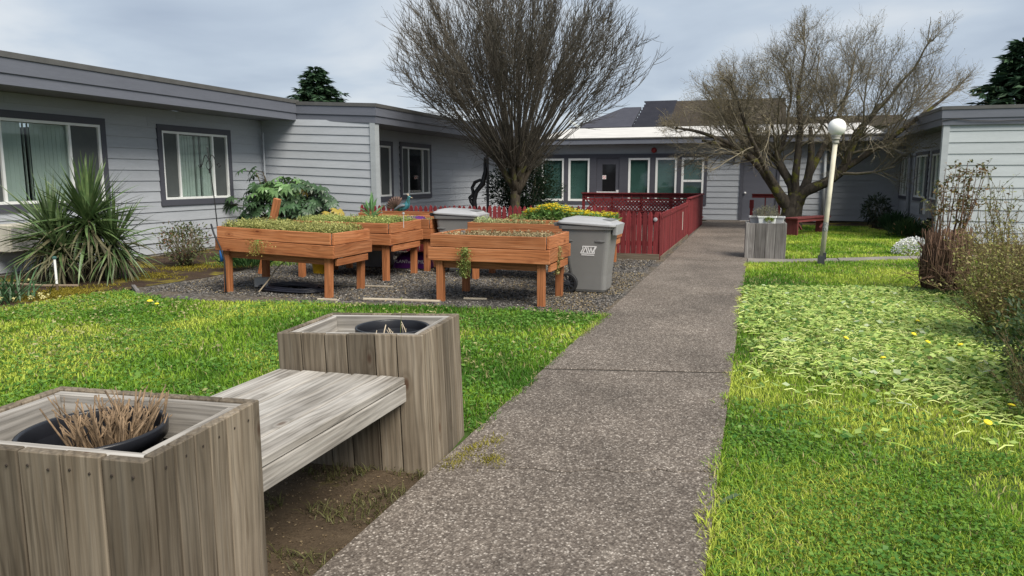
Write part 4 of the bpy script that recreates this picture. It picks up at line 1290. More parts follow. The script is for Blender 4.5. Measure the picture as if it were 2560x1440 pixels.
m = MB(); loft(m, [rrect(.13, .13, .02, 0), rrect(.17, .17, .02, .26), rrect(.185, .185, .02, .26), rrect(.185, .185, .02, .30), rrect(.16, .16, .02, .30), rrect(.15, .15, .02, .24)]); m.build('shell', plain('pale_pot', (.50, .50, .49), .6), pt)
m = MB(); m.lathe([(0, 0), (.035, 0), (.035, .16), (.03, .165), (0, .165)], 12); tag(m.build('can', plain('blue_can', (.03, .16, .5), .3), None, True, (-7.35, 8.86, .34)), 'small blue can tucked at the left leg of the seedling bed', 'can')
sp_ = thing('sprinkler_riser', 'thin white sprinkler pipe standing before the spiky plant', 'pipe', (-9.10, 7.62, 0))
m = MB(); m.tube([(0, 0, .10), (0, 0, .44)], .016, 8); m.build('pipe', VINYL, sp_); m = MB(); m.tube([(0, 0, 0), (0, 0, .10)], .017, 8); m.build('sleeve', plain('brown_sleeve', (.10, .075, .05), .7), sp_); m = MB(); m.lathe([(.018, 0), (.03, .01), (.03, .03), (.012, .04), (0, .042)], 10, c=(0, 0, .44)); m.build('nozzle', plain('teal_nozzle', (.05, .12, .11), .5), sp_)
m = MB(); m.tube([(-10.9, 7.3, .02), (-10.2, 7.7, .05), (-9.6, 7.85, .02), (-9.15, 8.0, .02)], .016, 6); tag(m.build('fallen_branch', plain('pale_stem', (.26, .2, .14), .8)), 'long pale stem lying on the soil beside the spiky plant', 'stem')
acu = thing('air_conditioner', 'beige wall air conditioner under the large window', 'air conditioner', (-11.31, 8.75, .40))
m = MB(); m.cbox(.42, .75, .42, .012); m.build('case', plain('beige_case', (.48, .46, .40), .5), acu, False, (.21, 0, .21))
m = MB(); m.box(.421, .426, -.33, .33, .05, .37); m.build('grille', plain('grille_grey', (.25, .25, .24), .6, .4, 30), acu)
mb = thing('meter_box', 'pale grey meter box on the recessed wall behind the bare rose', 'meter box', (4.54, 22.9, .45))
m = MB(); m.box(-.10, .05, -.28, .22, .0, .42); m.build('case', plain('meter_grey', (.30, .30, .30), .5), mb)
m = MB(); m.box(-.14, .05, .23, .36, .08, .46); m.build('cover', VINYL, mb)
m = MB(); m.tube([(-.03, 0, 0), (-.03, 0, -.44)], .06, 10); m.build('pipe', IRON, mb)
ed = thing('edging_timber', 'dark timber edging at the gravel corner by the grass', 'edging', (-8.02, 7.90, 0), (0, 0, radians(-40)))
plank(ed, 'board', (0, 0, .01), (.62, .05, .10), 'slate')
# ------------------------------------------------------------------ grass
GRASS = attr_mat('grass_blade', rough=.5, trans=.40, spec=.25)
LEAFY = attr_mat('small_leaf', rough=.5, trans=.3, spec=.35)

def sample(poly, n, seed):
    r = np.random.default_rng(seed)
    xs = [p[0] for p in poly]; ys = [p[1] for p in poly]
    out = []
    tot = 0
    while tot < n:
        x = r.uniform(min(xs), max(xs), n); y = r.uniform(min(ys), max(ys), n)
        k = inside(x, y, poly); out.append(np.stack([x[k], y[k]], 1)); tot += k.sum()
    return np.concatenate(out)[:n]

def visible(P, margin=0.15, zt=0.1):
    """keep points the courtyard view can plausibly see (a wide cone, so a step aside still finds grass)"""
    yaw = radians(18.2)
    fx, fy = -sin(yaw), cos(yaw); rx, ry = cos(yaw), sin(yaw)
    d = P[:, 0] * fx + P[:, 1] * fy; s = P[:, 0] * rx + P[:, 1] * ry
    return (d > 1.2) & (np.abs(s) < d * 0.95 + 0.8)

def blades(P, h, w, lean, cols, seed, curl=0.5):
    r = np.random.default_rng(seed); n = len(P)
    a = r.uniform(0, 2 * pi, n); b = a + r.uniform(-.8, .8, n) + pi / 2
    H = h * r.uniform(.55, 1.25, n); Wd = w * r.uniform(.7, 1.3, n) / 2; Ln = lean * r.uniform(.1, 1.0, n) * H
    dx, dy = np.cos(a) * Ln, np.sin(a) * Ln; sx, sy = np.cos(b) * Wd, np.sin(b) * Wd
    z = np.zeros(n)
    V = np.empty((n, 5, 3))
    V[:, 0] = np.stack([P[:, 0] - sx, P[:, 1] - sy, z], 1); V[:, 1] = np.stack([P[:, 0] + sx, P[:, 1] + sy, z], 1)
    mx, my = P[:, 0] + dx * .35, P[:, 1] + dy * .35
    V[:, 2] = np.stack([mx + sx * .8, my + sy * .8, H * .62], 1); V[:, 3] = np.stack([mx - sx * .8, my - sy * .8, H * .62], 1)
    V[:, 4] = np.stack([P[:, 0] + dx, P[:, 1] + dy, H * (1 - curl * .35 * r.random(n))], 1)
    i = np.arange(n)[:, None] * 5
    F = np.concatenate([i + [[0, 1, 2]], i + [[0, 2, 3]], i + [[3, 2, 4]]], 0)
    return V.reshape(-1, 3), F, np.repeat(cols, 5, 0)

def grass_colors(P, seed, dry=0.06, tone=0.0):
    r = np.random.default_rng(seed); x, y = P[:, 0], P[:, 1]; n = len(P)
    k = .55 * vnoise(x * .9 + 7, y * .9, 1) + .3 * vnoise(x * 2.3, y * 2.3 + 3, 2) + .15 * vnoise(x * 6, y * 6, 3)
    k = np.clip((k - .28) / .45 + tone + r.normal(0, .13, n), 0, 1)[:, None]
    dark = np.array([.060, .170, .012]); mid = np.array([.220, .385, .030]); light = np.array([.52, .60, .095])
    c = np.where(k < .5, dark + (mid - dark) * k * 2, mid + (light - mid) * (k - .5) * 2)
    dm = r.random(n) < dry * (.4 + 1.6 * vnoise(x * 1.4, y * 1.4 + 11, 5))
    c[dm] = np.array([.42, .36, .17]) * r.uniform(.7, 1.1, (dm.sum(), 1))
    return c * r.uniform(.78, 1.22, (n, 1))

def grass_patch(name, label, poly, zones, seed, dry=.06, tone=0.0, extra=None, holes=()):
    VV, FF, CC = [], [], []; off = 0
    A = abs(sum(poly[i][0] * poly[(i + 1) % len(poly)][1] - poly[(i + 1) % len(poly)][0] * poly[i][1] for i in range(len(poly)))) / 2
    for zi, (d0, d1, dens, h, w) in enumerate(zones):
        P = sample(poly, int(A * dens), seed + zi)
        dist = np.hypot(P[:, 0], P[:, 1])
        keep = (dist >= d0) & (dist < d1) & visible(P)
        for hp in holes: keep &= ~inside(P[:, 0], P[:, 1], hp)
        P = P[keep]
        if not len(P): continue
        hh = h * (.65 + .7 * vnoise(P[:, 0] * 1.7, P[:, 1] * 1.7, 9))
        v, f, c = blades(P, hh, w, 1.15, grass_colors(P, seed + 50 + zi, dry, tone), seed + 90 + zi)
        v[:, 2] += .002
        VV.append(v); FF.append(f + off); CC.append(c); off += len(v)
    if extra:
        for v, f, c in extra:
            VV.append(v); FF.append(f + off); CC.append(c); off += len(v)
    me = raw_mesh(name, np.concatenate(VV), np.concatenate(FF), np.concatenate(CC), GRASS)
    return tag(link(name, me), label, None, None, 'stuff')

def leafquads(P, D, L, W, seed, fold=.25, up=None):
    """one pointed two-triangle-pair leaf per point: returns V, F(quads as tris)"""
    r = np.random.default_rng(seed); n = len(P)
    D = D / np.linalg.norm(D, axis=1, keepdims=True)
    U = r.normal(0, .45, (n, 3)) + (np.array([0, 0, 1.0]) if up is None else up)
    Sd = np.cross(D, U); Sd /= np.linalg.norm(Sd, axis=1, keepdims=True) + 1e-9
    Nn = np.cross(Sd, D)
    L = np.broadcast_to(L, n)[:, None] * r.uniform(.7, 1.25, (n, 1)); W = np.broadcast_to(W, n)[:, None] * r.uniform(.75, 1.2, (n, 1))
    V = np.empty((n, 4, 3))
    V[:, 0] = P; V[:, 1] = P + D * L * .5 + Sd * W * .5 + Nn * L * fold * .5
    V[:, 2] = P + D * L; V[:, 3] = P + D * L * .5 - Sd * W * .5 + Nn * L * fold * .5
    i = np.arange(n)[:, None] * 4
    F = np.concatenate([i + [[0, 1, 2]], i + [[0, 2, 3]]], 0)
    return V.reshape(-1, 3), F

CUT = [(-.10, 10.7), (-.10, 5.4), (.4, 4.3), (2.0, 3.7), (3.6, 3.7), (4.2, 6), (4.2, 11.4), (2.6, 11.3), (1.6, 11.15), (.6, 10.9)]
HOLES = [DIRT, [(-1.56, 1.5), (-1.56, 4.05), (-2.46, 4.02), (-2.5, 1.5)]]
def clover(poly, n, seed, lo=.012, hi=.045, size=.024, base=(.07, .20, .025), alt=(.20, .36, .07), thresh=.0, ns=0, holes=()):
    r = np.random.default_rng(seed)
    P2 = sample(poly, n, seed); P2 = P2[visible(P2)]
    for hp in holes: P2 = P2[~inside(P2[:, 0], P2[:, 1], hp)]
    k = vnoise(P2[:, 0] * 1.3 + ns, P2[:, 1] * 1.3, 21); P2 = P2[k > thresh]
    if poly is CUT: P2 = P2[edge_keep(P2)]
    P = np.column_stack([P2, r.uniform(lo, hi, len(P2))])
    a = r.uniform(0, 2 * pi, len(P)); D = np.column_stack([np.cos(a), np.sin(a), r.uniform(-.1, .45, len(P))])
    v, f = leafquads(P, D, size, size * .75, seed + 1, .12)
    t_ = r.random((len(P), 1)); c = np.array(base) * (1 - t_) + np.array(alt) * t_
    return v, f, np.repeat(c, 4, 0)

def edge_line(xe, y0, y1, n, seed, side):
    r = np.random.default_rng(seed); y = r.uniform(y0, y1, n); k = vnoise(y * 3.1, y * 0 + seed, seed) ; x = xe + side * np.abs(r.normal(0, .018, n)) * (.4 + 1.6 * k)
    P = np.column_stack([x, y]); return blades(P, np.full(n, .045) * (.5 + .9 * k), .0075, 1.5, grass_colors(P, seed, .15, .05), seed + 1)
# left lawn
ex = [edge_line(-1.578, 4.0, 8.1, 2600, 401, 1), clover(LAWN_L, 62000, 31, holes=HOLES, thresh=.47, size=.030, hi=.055), clover(LAWN_L, 9000, 33, holes=HOLES, thresh=.5, size=.048, base=(.07, .20, .025), alt=(.20, .34, .06), ns=40),
      clover(LAWN_L, 9000, 35, holes=HOLES, thresh=.52, size=.04, base=(.36, .36, .13), alt=(.5, .47, .25), ns=17)]
grass_patch('grass', 'short bright green grass with clover on the lawn left of the path', LAWN_L,
            [(0, 4.2, 7500, .038, .0048), (4.2, 6.2, 4600, .040, .0062), (6.2, 14, 2300, .042, .009)], 100, .07, .02, ex, holes=[DIRT, [(-1.56, 1.5), (-1.56, 4.05), (-2.46, 4.02), (-2.5, 1.5)]])
# right lawn near and strip beyond the cut patch
exr = [edge_line(-.117, 2.0, 14.0, 4200, 402, -1), clover([(-.1, 1.5), (3, 1.5), (3, 4.6), (-.1, 4.6)], 52000, 41, thresh=.40, size=.020, base=(.06, .18, .025), alt=(.20, .34, .05)),
       clover([(-.1, 1.5), (3, 1.5), (3, 5.2), (-.1, 5.2)], 7000, 43, thresh=.5, size=.036, base=(.06, .18, .03), alt=(.20, .35, .07), ns=9)]
grass_patch('grass', 'long tufted green grass on the lawn right of the path', LAWN_R,
            [(0, 4.0, 8800, .043, .0045), (4.0, 6.0, 4800, .043, .0058), (6.0, 11.2, 2200, .050, .008), (11.0, 19, 1500, .045, .012)], 200, .08, .10, exr)
grass_patch('grass', 'bright green grass around the red bench beyond the side path', LAWN_F, [(0, 40, 900, .055, .016)], 300, .05, .06)
# sparse dry grass on the dirt beneath the seat
P = sample(DIRT, 6000, 61); P = P[(vnoise(P[:, 0] * 5, P[:, 1] * 5, 8) + .25 * (P[:, 0] + 2.0) > .50)]
v, f, c = blades(P, .035, .005, 2.2, np.array([.12, .12, .045]) * RNG.uniform(.5, 1.5, (len(P), 1)), 62)
v[:, 2] += .008
v2, f2, c2 = clover(DIRT, 2200, 64, .008, .012, .012, (.16, .11, .07), (.32, .25, .15))
tag(link('dry_grass', raw_mesh('dry_grass', np.concatenate([v, v2]), np.concatenate([f, f2 + len(v)]), np.concatenate([c, c2]), GRASS)), 'sparse dry grass and litter on the bare dirt under the bench seat', kind='stuff')

# flattened pale cuttings right of the path
def edge_keep(P):
    w = 1.1 * (vnoise(P[:, 0] * 1.6 + 3, P[:, 1] * 1.6, 77) - .5) + .5 * (vnoise(P[:, 0] * 5, P[:, 1] * 5, 78) - .5)
    near = P[:, 1] + .55 * P[:, 0] - 5.9; left = (P[:, 0] + .10) * 1.6 + np.maximum(0, P[:, 1] - 7.2) * .6
    q = np.minimum((near + w * 1.6 + 1.0) / 2.4, (left + w + .05) / .55)
    return np.random.default_rng(len(P)).random(len(P)) < np.clip(q, 0, 1) ** 1.6
def cuttings(poly, n, seed):
    r = np.random.default_rng(seed); P = sample(poly, n, seed); P = P[visible(P)]
    e_ = np.minimum(1, np.maximum(0, (P[:, 0] + .1) / .5)) * np.minimum(1, np.maximum(0, (P[:, 1] - 4.2) / 1.6))
    P = P[(r.random(len(P)) < .25 + .75 * e_) & (edge_keep(P))]; n = len(P)
    a = r.normal(0, .75, n) + .15 + pi * (r.random(n) < .5); L = r.uniform(.03, .16, n); w = r.uniform(.0015, .0046, n)
    z0 = r.uniform(.018, .055, n); bend = r.normal(0, .35, n)
    V = np.empty((n, 6, 3)); 
    for k, s in enumerate((0, .5, 1)):
        x = P[:, 0] + np.cos(a + bend * s) * L * s; y = P[:, 1] + np.sin(a + bend * s) * L * s
        z = z0 + (r.uniform(-.008, .03, n) if k == 1 else r.uniform(-.015, .015, n))
        ww = w * (1, 1, .55)[k]
        V[:, 2 * k] = np.stack([x - np.sin(a) * ww, y + np.cos(a) * ww, z], 1); V[:, 2 * k + 1] = np.stack([x + np.sin(a) * ww, y - np.cos(a) * ww, z + .004], 1)
    i = np.arange(n)[:, None] * 6
    F = np.concatenate([i + [[0, 1, 3]], i + [[0, 3, 2]], i + [[2, 3, 5]], i + [[2, 5, 4]]], 0)
    t_ = r.random((n, 1)) ** 1.2
    c = np.array([.74, .80, .31]) * (1 - t_) + np.array([.31, .48, .06]) * t_
    return V.reshape(-1, 3), F, np.repeat(c * r.uniform(.7, 1.15, (n, 1)), 6, 0)
cv = [cuttings(CUT, 58000, 71), clover(CUT, 27000, 73, .015, .07, .060, (.05, .15, .02), (.46, .60, .16)), clover(CUT, 500, 75, .03, .08, .07, (.36, .46, .24), (.5, .56, .36)), clover(CUT, 9000, 78, .01, .05, .05, (.10, .085, .03), (.3, .3, .1))]
off = 0; VV, FF, CC = [], [], []
for v, f, c in cv: VV.append(v); FF.append(f + off); CC.append(c); off += len(v)
tag(link('leaf_cuttings', raw_mesh('leaf_cuttings', np.concatenate(VV), np.concatenate(FF), np.concatenate(CC), LEAFY)), 'flattened pale green cut stalks and leaves covering the lawn right of the path', kind='stuff')

# yellow dandelions
DM = plain('dandelion_yellow', (.82, .68, .03), .6, .2, 40)
GST = plain('soft_green_stem', (.16, .26, .06), .6, .2)
dm = MB()
dm.lathe([(0, .012), (.012, .014), (.026, .006), (.028, .0), (.012, -.006), (0, -.006)], 10, c=(0, 0, .06)); 
dms = dm.mesh('dandelion', DM)
sm_ = MB(); sm_.tube([(0, 0, 0), (.004, 0, .055)], .002, 4); sms = sm_.mesh('stem', GST)
def dandelion(x, y, z, label, group, s=1.0, tilt=0):
    o = tag(link('dandelion', dms, None, (x, y, z), (tilt, tilt * .6, x * 9)), label, 'flower', group); o.scale = (s, s, s)
    link('stem', sms, o)
for x, y, lb in ((1.05, 6.55, 'in the middle of the cut patch, nearest the path'), (1.5, 7.35, 'right of the middle of the cut patch'), (1.45, 7.7, 'just behind the one right of the middle of the cut patch'), (.82, 7.3, 'at the far left of the cut patch'),
               (1.78, 7.3, 'close to the dark shrub in the cut patch'), (1.62, 8.4, 'farthest back in the cut patch below the stem bundle'), (1.62, 5.4, 'in the near part of the cut patch below the dark shrub'), (1.38, 5.0, 'at the near edge of the cut patch')):
    dandelion(x, y, .035, 'yellow dandelion ' + lb, 'dandelions in the cut patch', .9, .3)
dandelion(-6.85, 6.95, .012, 'yellow dandelion in the far grass before the seedling bed', 'dandelions in the left lawn', 1.2)
dandelion(-6.70, 6.90, .012, 'smaller yellow dandelion just right of another in the far grass', 'dandelions in the left lawn', .9)
dandelion(-.06, 2.62, .02, 'lone yellow dandelion at the lower edge of the lawn beside the path', None, 1.0)

# stones and chips on the gravel, moss tufts on soil and slab edge
def pebbles(poly, n, size, seed, cols, z=0.0):
    r = np.random.default_rng(seed); P = sample(poly, n, seed); P = P[visible(P)]; n = len(P)
    oc = np.array([[1, 0, 0], [-1, 0, 0], [0, 1, 0], [0, -1, 0], [0, 0, 1], [0, 0, -1]], float)
    S_ = size * r.uniform(.5, 1.6, (n, 1, 1)) * np.concatenate([r.uniform(.7, 1.4, (n, 1, 2)), r.uniform(.4, .8, (n, 1, 1))], 2)
    a = r.uniform(0, pi, n); R = np.zeros((n, 3, 3)); R[:, 0, 0] = np.cos(a); R[:, 0, 1] = -np.sin(a); R[:, 1, 0] = np.sin(a); R[:, 1, 1] = np.cos(a); R[:, 2, 2] = 1
    V = np.einsum('nij,nkj->nki', R, oc[None] * S_ * r.uniform(.75, 1.2, (n, 6, 1))) + np.column_stack([P, np.full(n, z)])[:, None, :]
    f = np.array([[0, 2, 4], [2, 1, 4], [1, 3, 4], [3, 0, 4], [2, 0, 5], [1, 2, 5], [3, 1, 5], [0, 3, 5]])
    F = (np.arange(n)[:, None, None] * 6 + f[None]).reshape(-1, 3)
    ci = np.array(cols)[r.choice(len(cols), n)] * r.uniform(.7, 1.25, (n, 1))
    return V.reshape(-1, 3), F, np.repeat(ci, 6, 0)
STONE = NT('loose_stone'); at = STONE.n('ShaderNodeAttribute', attribute_name='col'); STONE.l(at.outputs['Color'], STONE.p.inputs['Base Color']); STONE.rough(.85, .2)
GN = [(-1.62, 8.3), (-8.0, 8.0), (-8.0, 14), (-1.75, 14)]
gl_ = [clover([(-2.6, 8.25), (-1.62, 8.2), (-1.66, 13.9), (-2.3, 12)], 2600, 85, .004, .012, .019, (.12, .09, .05), (.34, .27, .15), .42), pebbles(GN, 30000, .014, 81, [(.035, .034, .033), (.06, .057, .055), (.11, .105, .10), (.16, .15, .14)]), pebbles(GN, 900, .011, 82, [(.30, .28, .26), (.42, .40, .37)]), clover(GN, 6000, 83, .004, .012, .026, (.09, .07, .04), (.30, .24, .14), .42)]
off = 0; VV, FF, CC = [], [], []
for v, f, c in gl_: VV.append(v); FF.append(f + off); CC.append(c); off += len(v)
tag(link('gravel', raw_mesh('gravel', np.concatenate(VV), np.concatenate(FF), np.concatenate(CC), STONE.m)), 'loose dark gravel with dry leaf litter around the raised beds', kind='stuff')
def tufts(name, label, centers, n, R, h, w, cols, seed, z=0.0):
    r = np.random.default_rng(seed)
    P = np.concatenate([np.array(c) + r.normal(0, 1, (int(n), 2)) * np.array(R) for c in centers])
    cc = np.array(cols[0]) + (np.array(cols[1]) - np.array(cols[0])) * r.random((len(P), 1))
    v, f, c = blades(P, np.full(len(P), h), w, 1.4, cc, seed + 1); v[:, 2] += z
    return tag(link(name, raw_mesh(name, v, f, c, GRASS)), label, kind='stuff')
tufts('moss', 'yellow green moss along the foot of the far bench planter on the path edge', [(-1.50, 3.5), (-1.47, 3.62), (-1.46, 3.75), (-1.40, 3.9), (-1.33, 3.62), (-1.29, 3.62)], 150, (.035, .05), .016, .004, ((.16, .15, .015), (.36, .32, .04)), 91, .026)
mp_ = [(-8.7 - .5 * random.random(), 7.0 + 2.6 * random.random()) for _ in range(20)] + [(-9.2 + .9 * random.random(), 6.9 + .9 * random.random()) for _ in range(12)] + [(-8.6 - random.random(), 9.0 + 2.2 * random.random()) for _ in range(20)]
tufts('moss', 'yellow green moss on the soil between the lawn and the wall bed', mp_, 130, (.16, .10), .020, .010, ((.13, .115, .012), (.36, .30, .035)), 95)
tufts('weed_fringe', 'low green weeds along the shaded soil below the shrub', [(-8.9 + .3 * k, 10.9 + .12 * k) for k in range(4)] + [(-9.6, 11.6), (-8.5, 11.5)], 160, (.2, .15), .07, .012, ((.06, .14, .02), (.2, .28, .06)), 97)

# ------------------------------------------------------------------ bare trees
def twig_mesh(m, p, d, L, r0, r1, seg, rnd, upb=0.0, n=3, wob=.10):
    pts = [p.copy()]; dd = d.normalized(); rad = [r0]
    for k in range(seg):
        dd = (dd + Vector((rnd.gauss(0, wob), rnd.gauss(0, wob), rnd.gauss(0, wob) + (upb(k / seg) if callable(upb) else upb)))).normalized()
        pts.append(pts[-1] + dd * (L / seg)); rad.append(r0 + (r1 - r0) * (k + 1) / seg)
    m.tube(pts, rad, n, cap=False)
    return pts, dd
def bark_mat(name, lo, hi, moss=None):
    t = NT(name)
    v = t.coord('Object', scale=(1, 1, .35)); a = t.noise(v, 16, 6, .65, .4)
    c = t.ramp(a, [(.3, lo), (.7, hi)])
    if moss:
        mk = t.ramp(t.noise(t.coord('Object'), 3.2, 4, .6), [(.54, 0.0), (.64, .85)]); c = t.mix(mk, c, t.ramp(t.noise(t.coord('Object'), 40, 3), [(.3, moss[0]), (.7, moss[1])]))
    t.base(c); t.rough(.9, .2); t.bump(a, .8, .02); return t.m
BARK1 = bark_mat('grey_mossy_bark', (.030, .024, .017), (.095, .078, .058), ((.06, .06, .015), (.13, .13, .04)))
TWIG1 = bark_mat('olive_grey_twig', (.052, .046, .037), (.135, .120, .096))
BARK2 = bark_mat('dark_mossy_bark', (.025, .021, .017), (.095, .080, .064), ((.07, .08, .012), (.20, .19, .03)))
TWIG2 = bark_mat('brown_twig', (.110, .096, .068), (.25, .22, .16))

rd = random.Random(11)
T1 = thing('bare_tree', 'pollarded bare tree with a dense fan of upright shoots behind the picket fence', 'tree', (-5.84, 18.0, 0))
T1.scale = (.84, .84, 1.0)
m = MB(); m.tube([(0, 0, -.05), (.02, 0, .25), (.0, 0, .8), (.02, 0, 1.2), (.04, 0, 1.5), (.05, 0, 1.75)], [.21, .165, .145, .15, .18, .17], 16)
m.build('trunk', BARK1, T1, True)
heads = []
mb_ = MB()
for k in range(13):
    a = 2 * pi * k / 13 + rd.uniform(-.2, .2); sp = rd.uniform(.30, .85) if k % 3 else rd.uniform(.1, .35)
    p0 = Vector((.03 + .08 * cos(a), .08 * sin(a), 1.30 + rd.uniform(-.15, .2)))
    p1 = p0 + Vector((cos(a) * sp * .45, sin(a) * sp * .45, .42)); p2 = p0 + Vector((cos(a) * sp * 1.0, sin(a) * sp * 1.0, .95 + rd.uniform(-.15, .25)))
    lm = MB(); lm.tube([p0, (p0 + p1) / 2 + Vector((0, 0, -.02)), p1, p2], [.095, .085, .072, .055], 9); lm.build('limb', BARK1, T1, True)
    heads += [(p1, a, sp * .55, .06), (p2, a, sp, .05), ((p1 + p2) / 2, a, sp * .8, .055)]
cr = MB(); tw = MB()
for i in range(300):
    a = rd.uniform(0, 2 * pi); th = 0.98 * rd.random() ** .58; q = th / 0.98
    L = rd.uniform(4.4, 5.1) * (1 - .13 * q); d = Vector((sin(th) * cos(a), sin(th) * sin(a), cos(th)))
    r0 = rd.uniform(.012, .025); base = Vector((.04 + cos(a) * .50 * q, sin(a) * .50 * q, 1.98 - .10 * q)) + Vector((rd.gauss(0, .06), rd.gauss(0, .06), rd.gauss(0, .10)))
    pts, dd = twig_mesh(cr, base, d, L, r0, .003, 11, rd, upb=lambda s_: .008 + .52 * q * max(0, s_ - .58), n=4, wob=.034)
    for k in range(24):
        s = rd.uniform(.24, 1.0) ** .62; q = s * 11; j = min(10, int(q)); p = pts[j].lerp(pts[j + 1], q - j)
        ax = (pts[j + 1] - pts[j]).normalized(); o = Vector((rd.gauss(0, 1), rd.gauss(0, 1), rd.gauss(0, 1))); o = (o - ax * o.dot(ax)).normalized()
        an = rd.uniform(.35, .75); LL = rd.uniform(.35, .95) * (1.15 - .5 * s)
        pp, _d = twig_mesh(tw, p, ax * cos(an) + o * sin(an), LL, .0080, .0030, 4, rd, upb=.06, wob=.07)
        if rd.random() < .6:
            for z in range(2):
                j2 = rd.choice([1, 2, 3]); o = Vector((rd.gauss(0, .5), rd.gauss(0, .5), rd.gauss(.15, .4)))
                twig_mesh(tw, pp[j2], (pp[j2 + 1] - pp[j2]).normalized() + o, LL * .55, .0048, .0024, 3, rd, upb=.04, wob=.08)
for i in range(60):   # fine tangle low round the head
    h, a0, sp, _ = rd.choice(heads); a = a0 + rd.gauss(0, .6)
    pts, _d = twig_mesh(tw, h + Vector((0, 0, rd.uniform(-.3, .3))), Vector((cos(a), sin(a), rd.uniform(-.1, .5))), rd.uniform(.6, 1.5), .007, .002, 8, rd, upb=rd.uniform(.02, .14), wob=.13)
    for k in range(7):
        j = rd.randint(2, 7); twig_mesh(tw, pts[j], Vector((rd.gauss(0, 1), rd.gauss(0, 1), rd.gauss(.2, .8))), rd.uniform(.2, .5), .0045, .002, 3, rd, wob=.12)
cr.build('crown_shoots', TWIG1, T1, True, fix=False); tag(tw.build('crown_twigs', TWIG1, T1, False, fix=False), kind='stuff')

rd = random.Random(23)
T2 = thing('bare_tree', 'spreading bare tree with mossy forked limbs standing by the red bench', 'tree', (.98, 23.2, 0))
def limb(pts, rad, name='limb', n=10):
    lm = MB(); P = [Vector(p) for p in pts]
    # smooth the polyline (Catmull-Rom)
    Q, R_ = [], []
    for i in range(len(P) - 1):
        a, b, c, d = P[max(0, i - 1)], P[i], P[i + 1], P[min(len(P) - 1, i + 2)]
        for k in range(4):
            t_ = k / 4; Q.append(.5 * ((2 * b) + (c - a) * t_ + (2 * a - 5 * b + 4 * c - d) * t_ ** 2 + (3 * b - a - 3 * c + d) * t_ ** 3)); R_.append((rad[i] + (rad[i + 1] - rad[i]) * t_) * rd.uniform(.92, 1.08))
    Q.append(P[-1]); R_.append(rad[-1]); lm.tube(Q, R_, n); lm.build(name, BARK2, T2, True); return Q, R_
limb([(-.02, 0, -.05), (-.05, 0, .35), (.02, 0, .75), (.10, .02, 1.05)], [.34, .27, .25, .22], 'trunk', 14)
limb([(.12, .12, -.05), (.10, .10, .4), (.18, .1, .85), (.32, .2, 1.2), (.42, .3, 1.6), (.46, .35, 2.3), (.40, .4, 3.0)], [.22, .19, .17, .15, .12, .10, .05])
mains = [
 ([(0, 0, .55), (-.28, -.12, .92), (-.50, -.2, 1.25), (-.85, -.25, 1.75), (-1.25, -.3, 2.15), (-1.75, -.35, 2.42), (-2.6, -.4, 2.62)], [.20, .17, .155, .13, .105, .07, .04]),
 ([(.05, 0, .95), (-.05, .05, 1.35), (-.30, .1, 1.75), (-.48, .15, 2.15), (-.38, .2, 2.45), (-.25, .3, 2.9)], [.17, .14, .125, .105, .09, .05]),
 ([(.08, -.02, 1.0), (.05, -.1, 1.6), (.08, -.12, 2.2), (.10, -.1, 3.0), (.0, -.1, 3.9), (.1, 0, 4.9)], [.14, .105, .095, .08, .055, .025]),
 ([(.10, 0, .85), (.35, -.1, 1.15), (.85, -.2, 1.40), (1.25, -.3, 1.75), (1.45, -.35, 2.35), (1.75, -.4, 3.0), (2.3, -.5, 3.7)], [.20, .16, .145, .13, .10, .08, .045]),
 ([(1.22, -.28, 1.72), (1.75, -.35, 2.1), (2.35, -.45, 2.55), (3.0, -.5, 3.1), (3.7, -.6, 3.7)], [.10, .08, .065, .05, .03]),
 ([(.42, .3, 1.6), (.8, .8, 2.4), (1.2, 1.3, 3.3), (1.5, 1.6, 4.3)], [.10, .085, .06, .03]),
 ([(-.30, .1, 1.75), (-.8, .6, 2.4), (-1.4, 1.1, 3.1), (-1.9, 1.4, 3.7)], [.09, .075, .055, .03]),
 ([(-1.25, -.3, 2.15), (-1.9, -.6, 2.55), (-2.7, -.9, 2.85), (-3.3, -1.0, 2.95)], [.075, .06, .045, .025]),
 ([(-.85, -.25, 1.75), (-1.4, .1, 2.5), (-2.0, .4, 3.3), (-2.4, .4, 3.9)], [.08, .065, .045, .025]),
 ([(-.5, -.2, 1.25), (-.9, -.8, 2.0), (-1.3, -1.4, 2.8), (-1.6, -1.7, 3.6)], [.09, .07, .05, .03]),
]
tw2 = MB(); br2 = MB(); ends = []
CEN = Vector((.9, 0, 2.2))
def shell(p):     # >1 outside the crown's dome
    q = p - Vector((1.15, 0, 2.0)); rx = 3.3 if q.x > 0 else 4.7
    return sqrt((q.x / rx) ** 2 + (q.y / 3.4) ** 2 + ((q.z / 4.0) if q.z > 0 else q.z / .75) ** 2)
buds = []
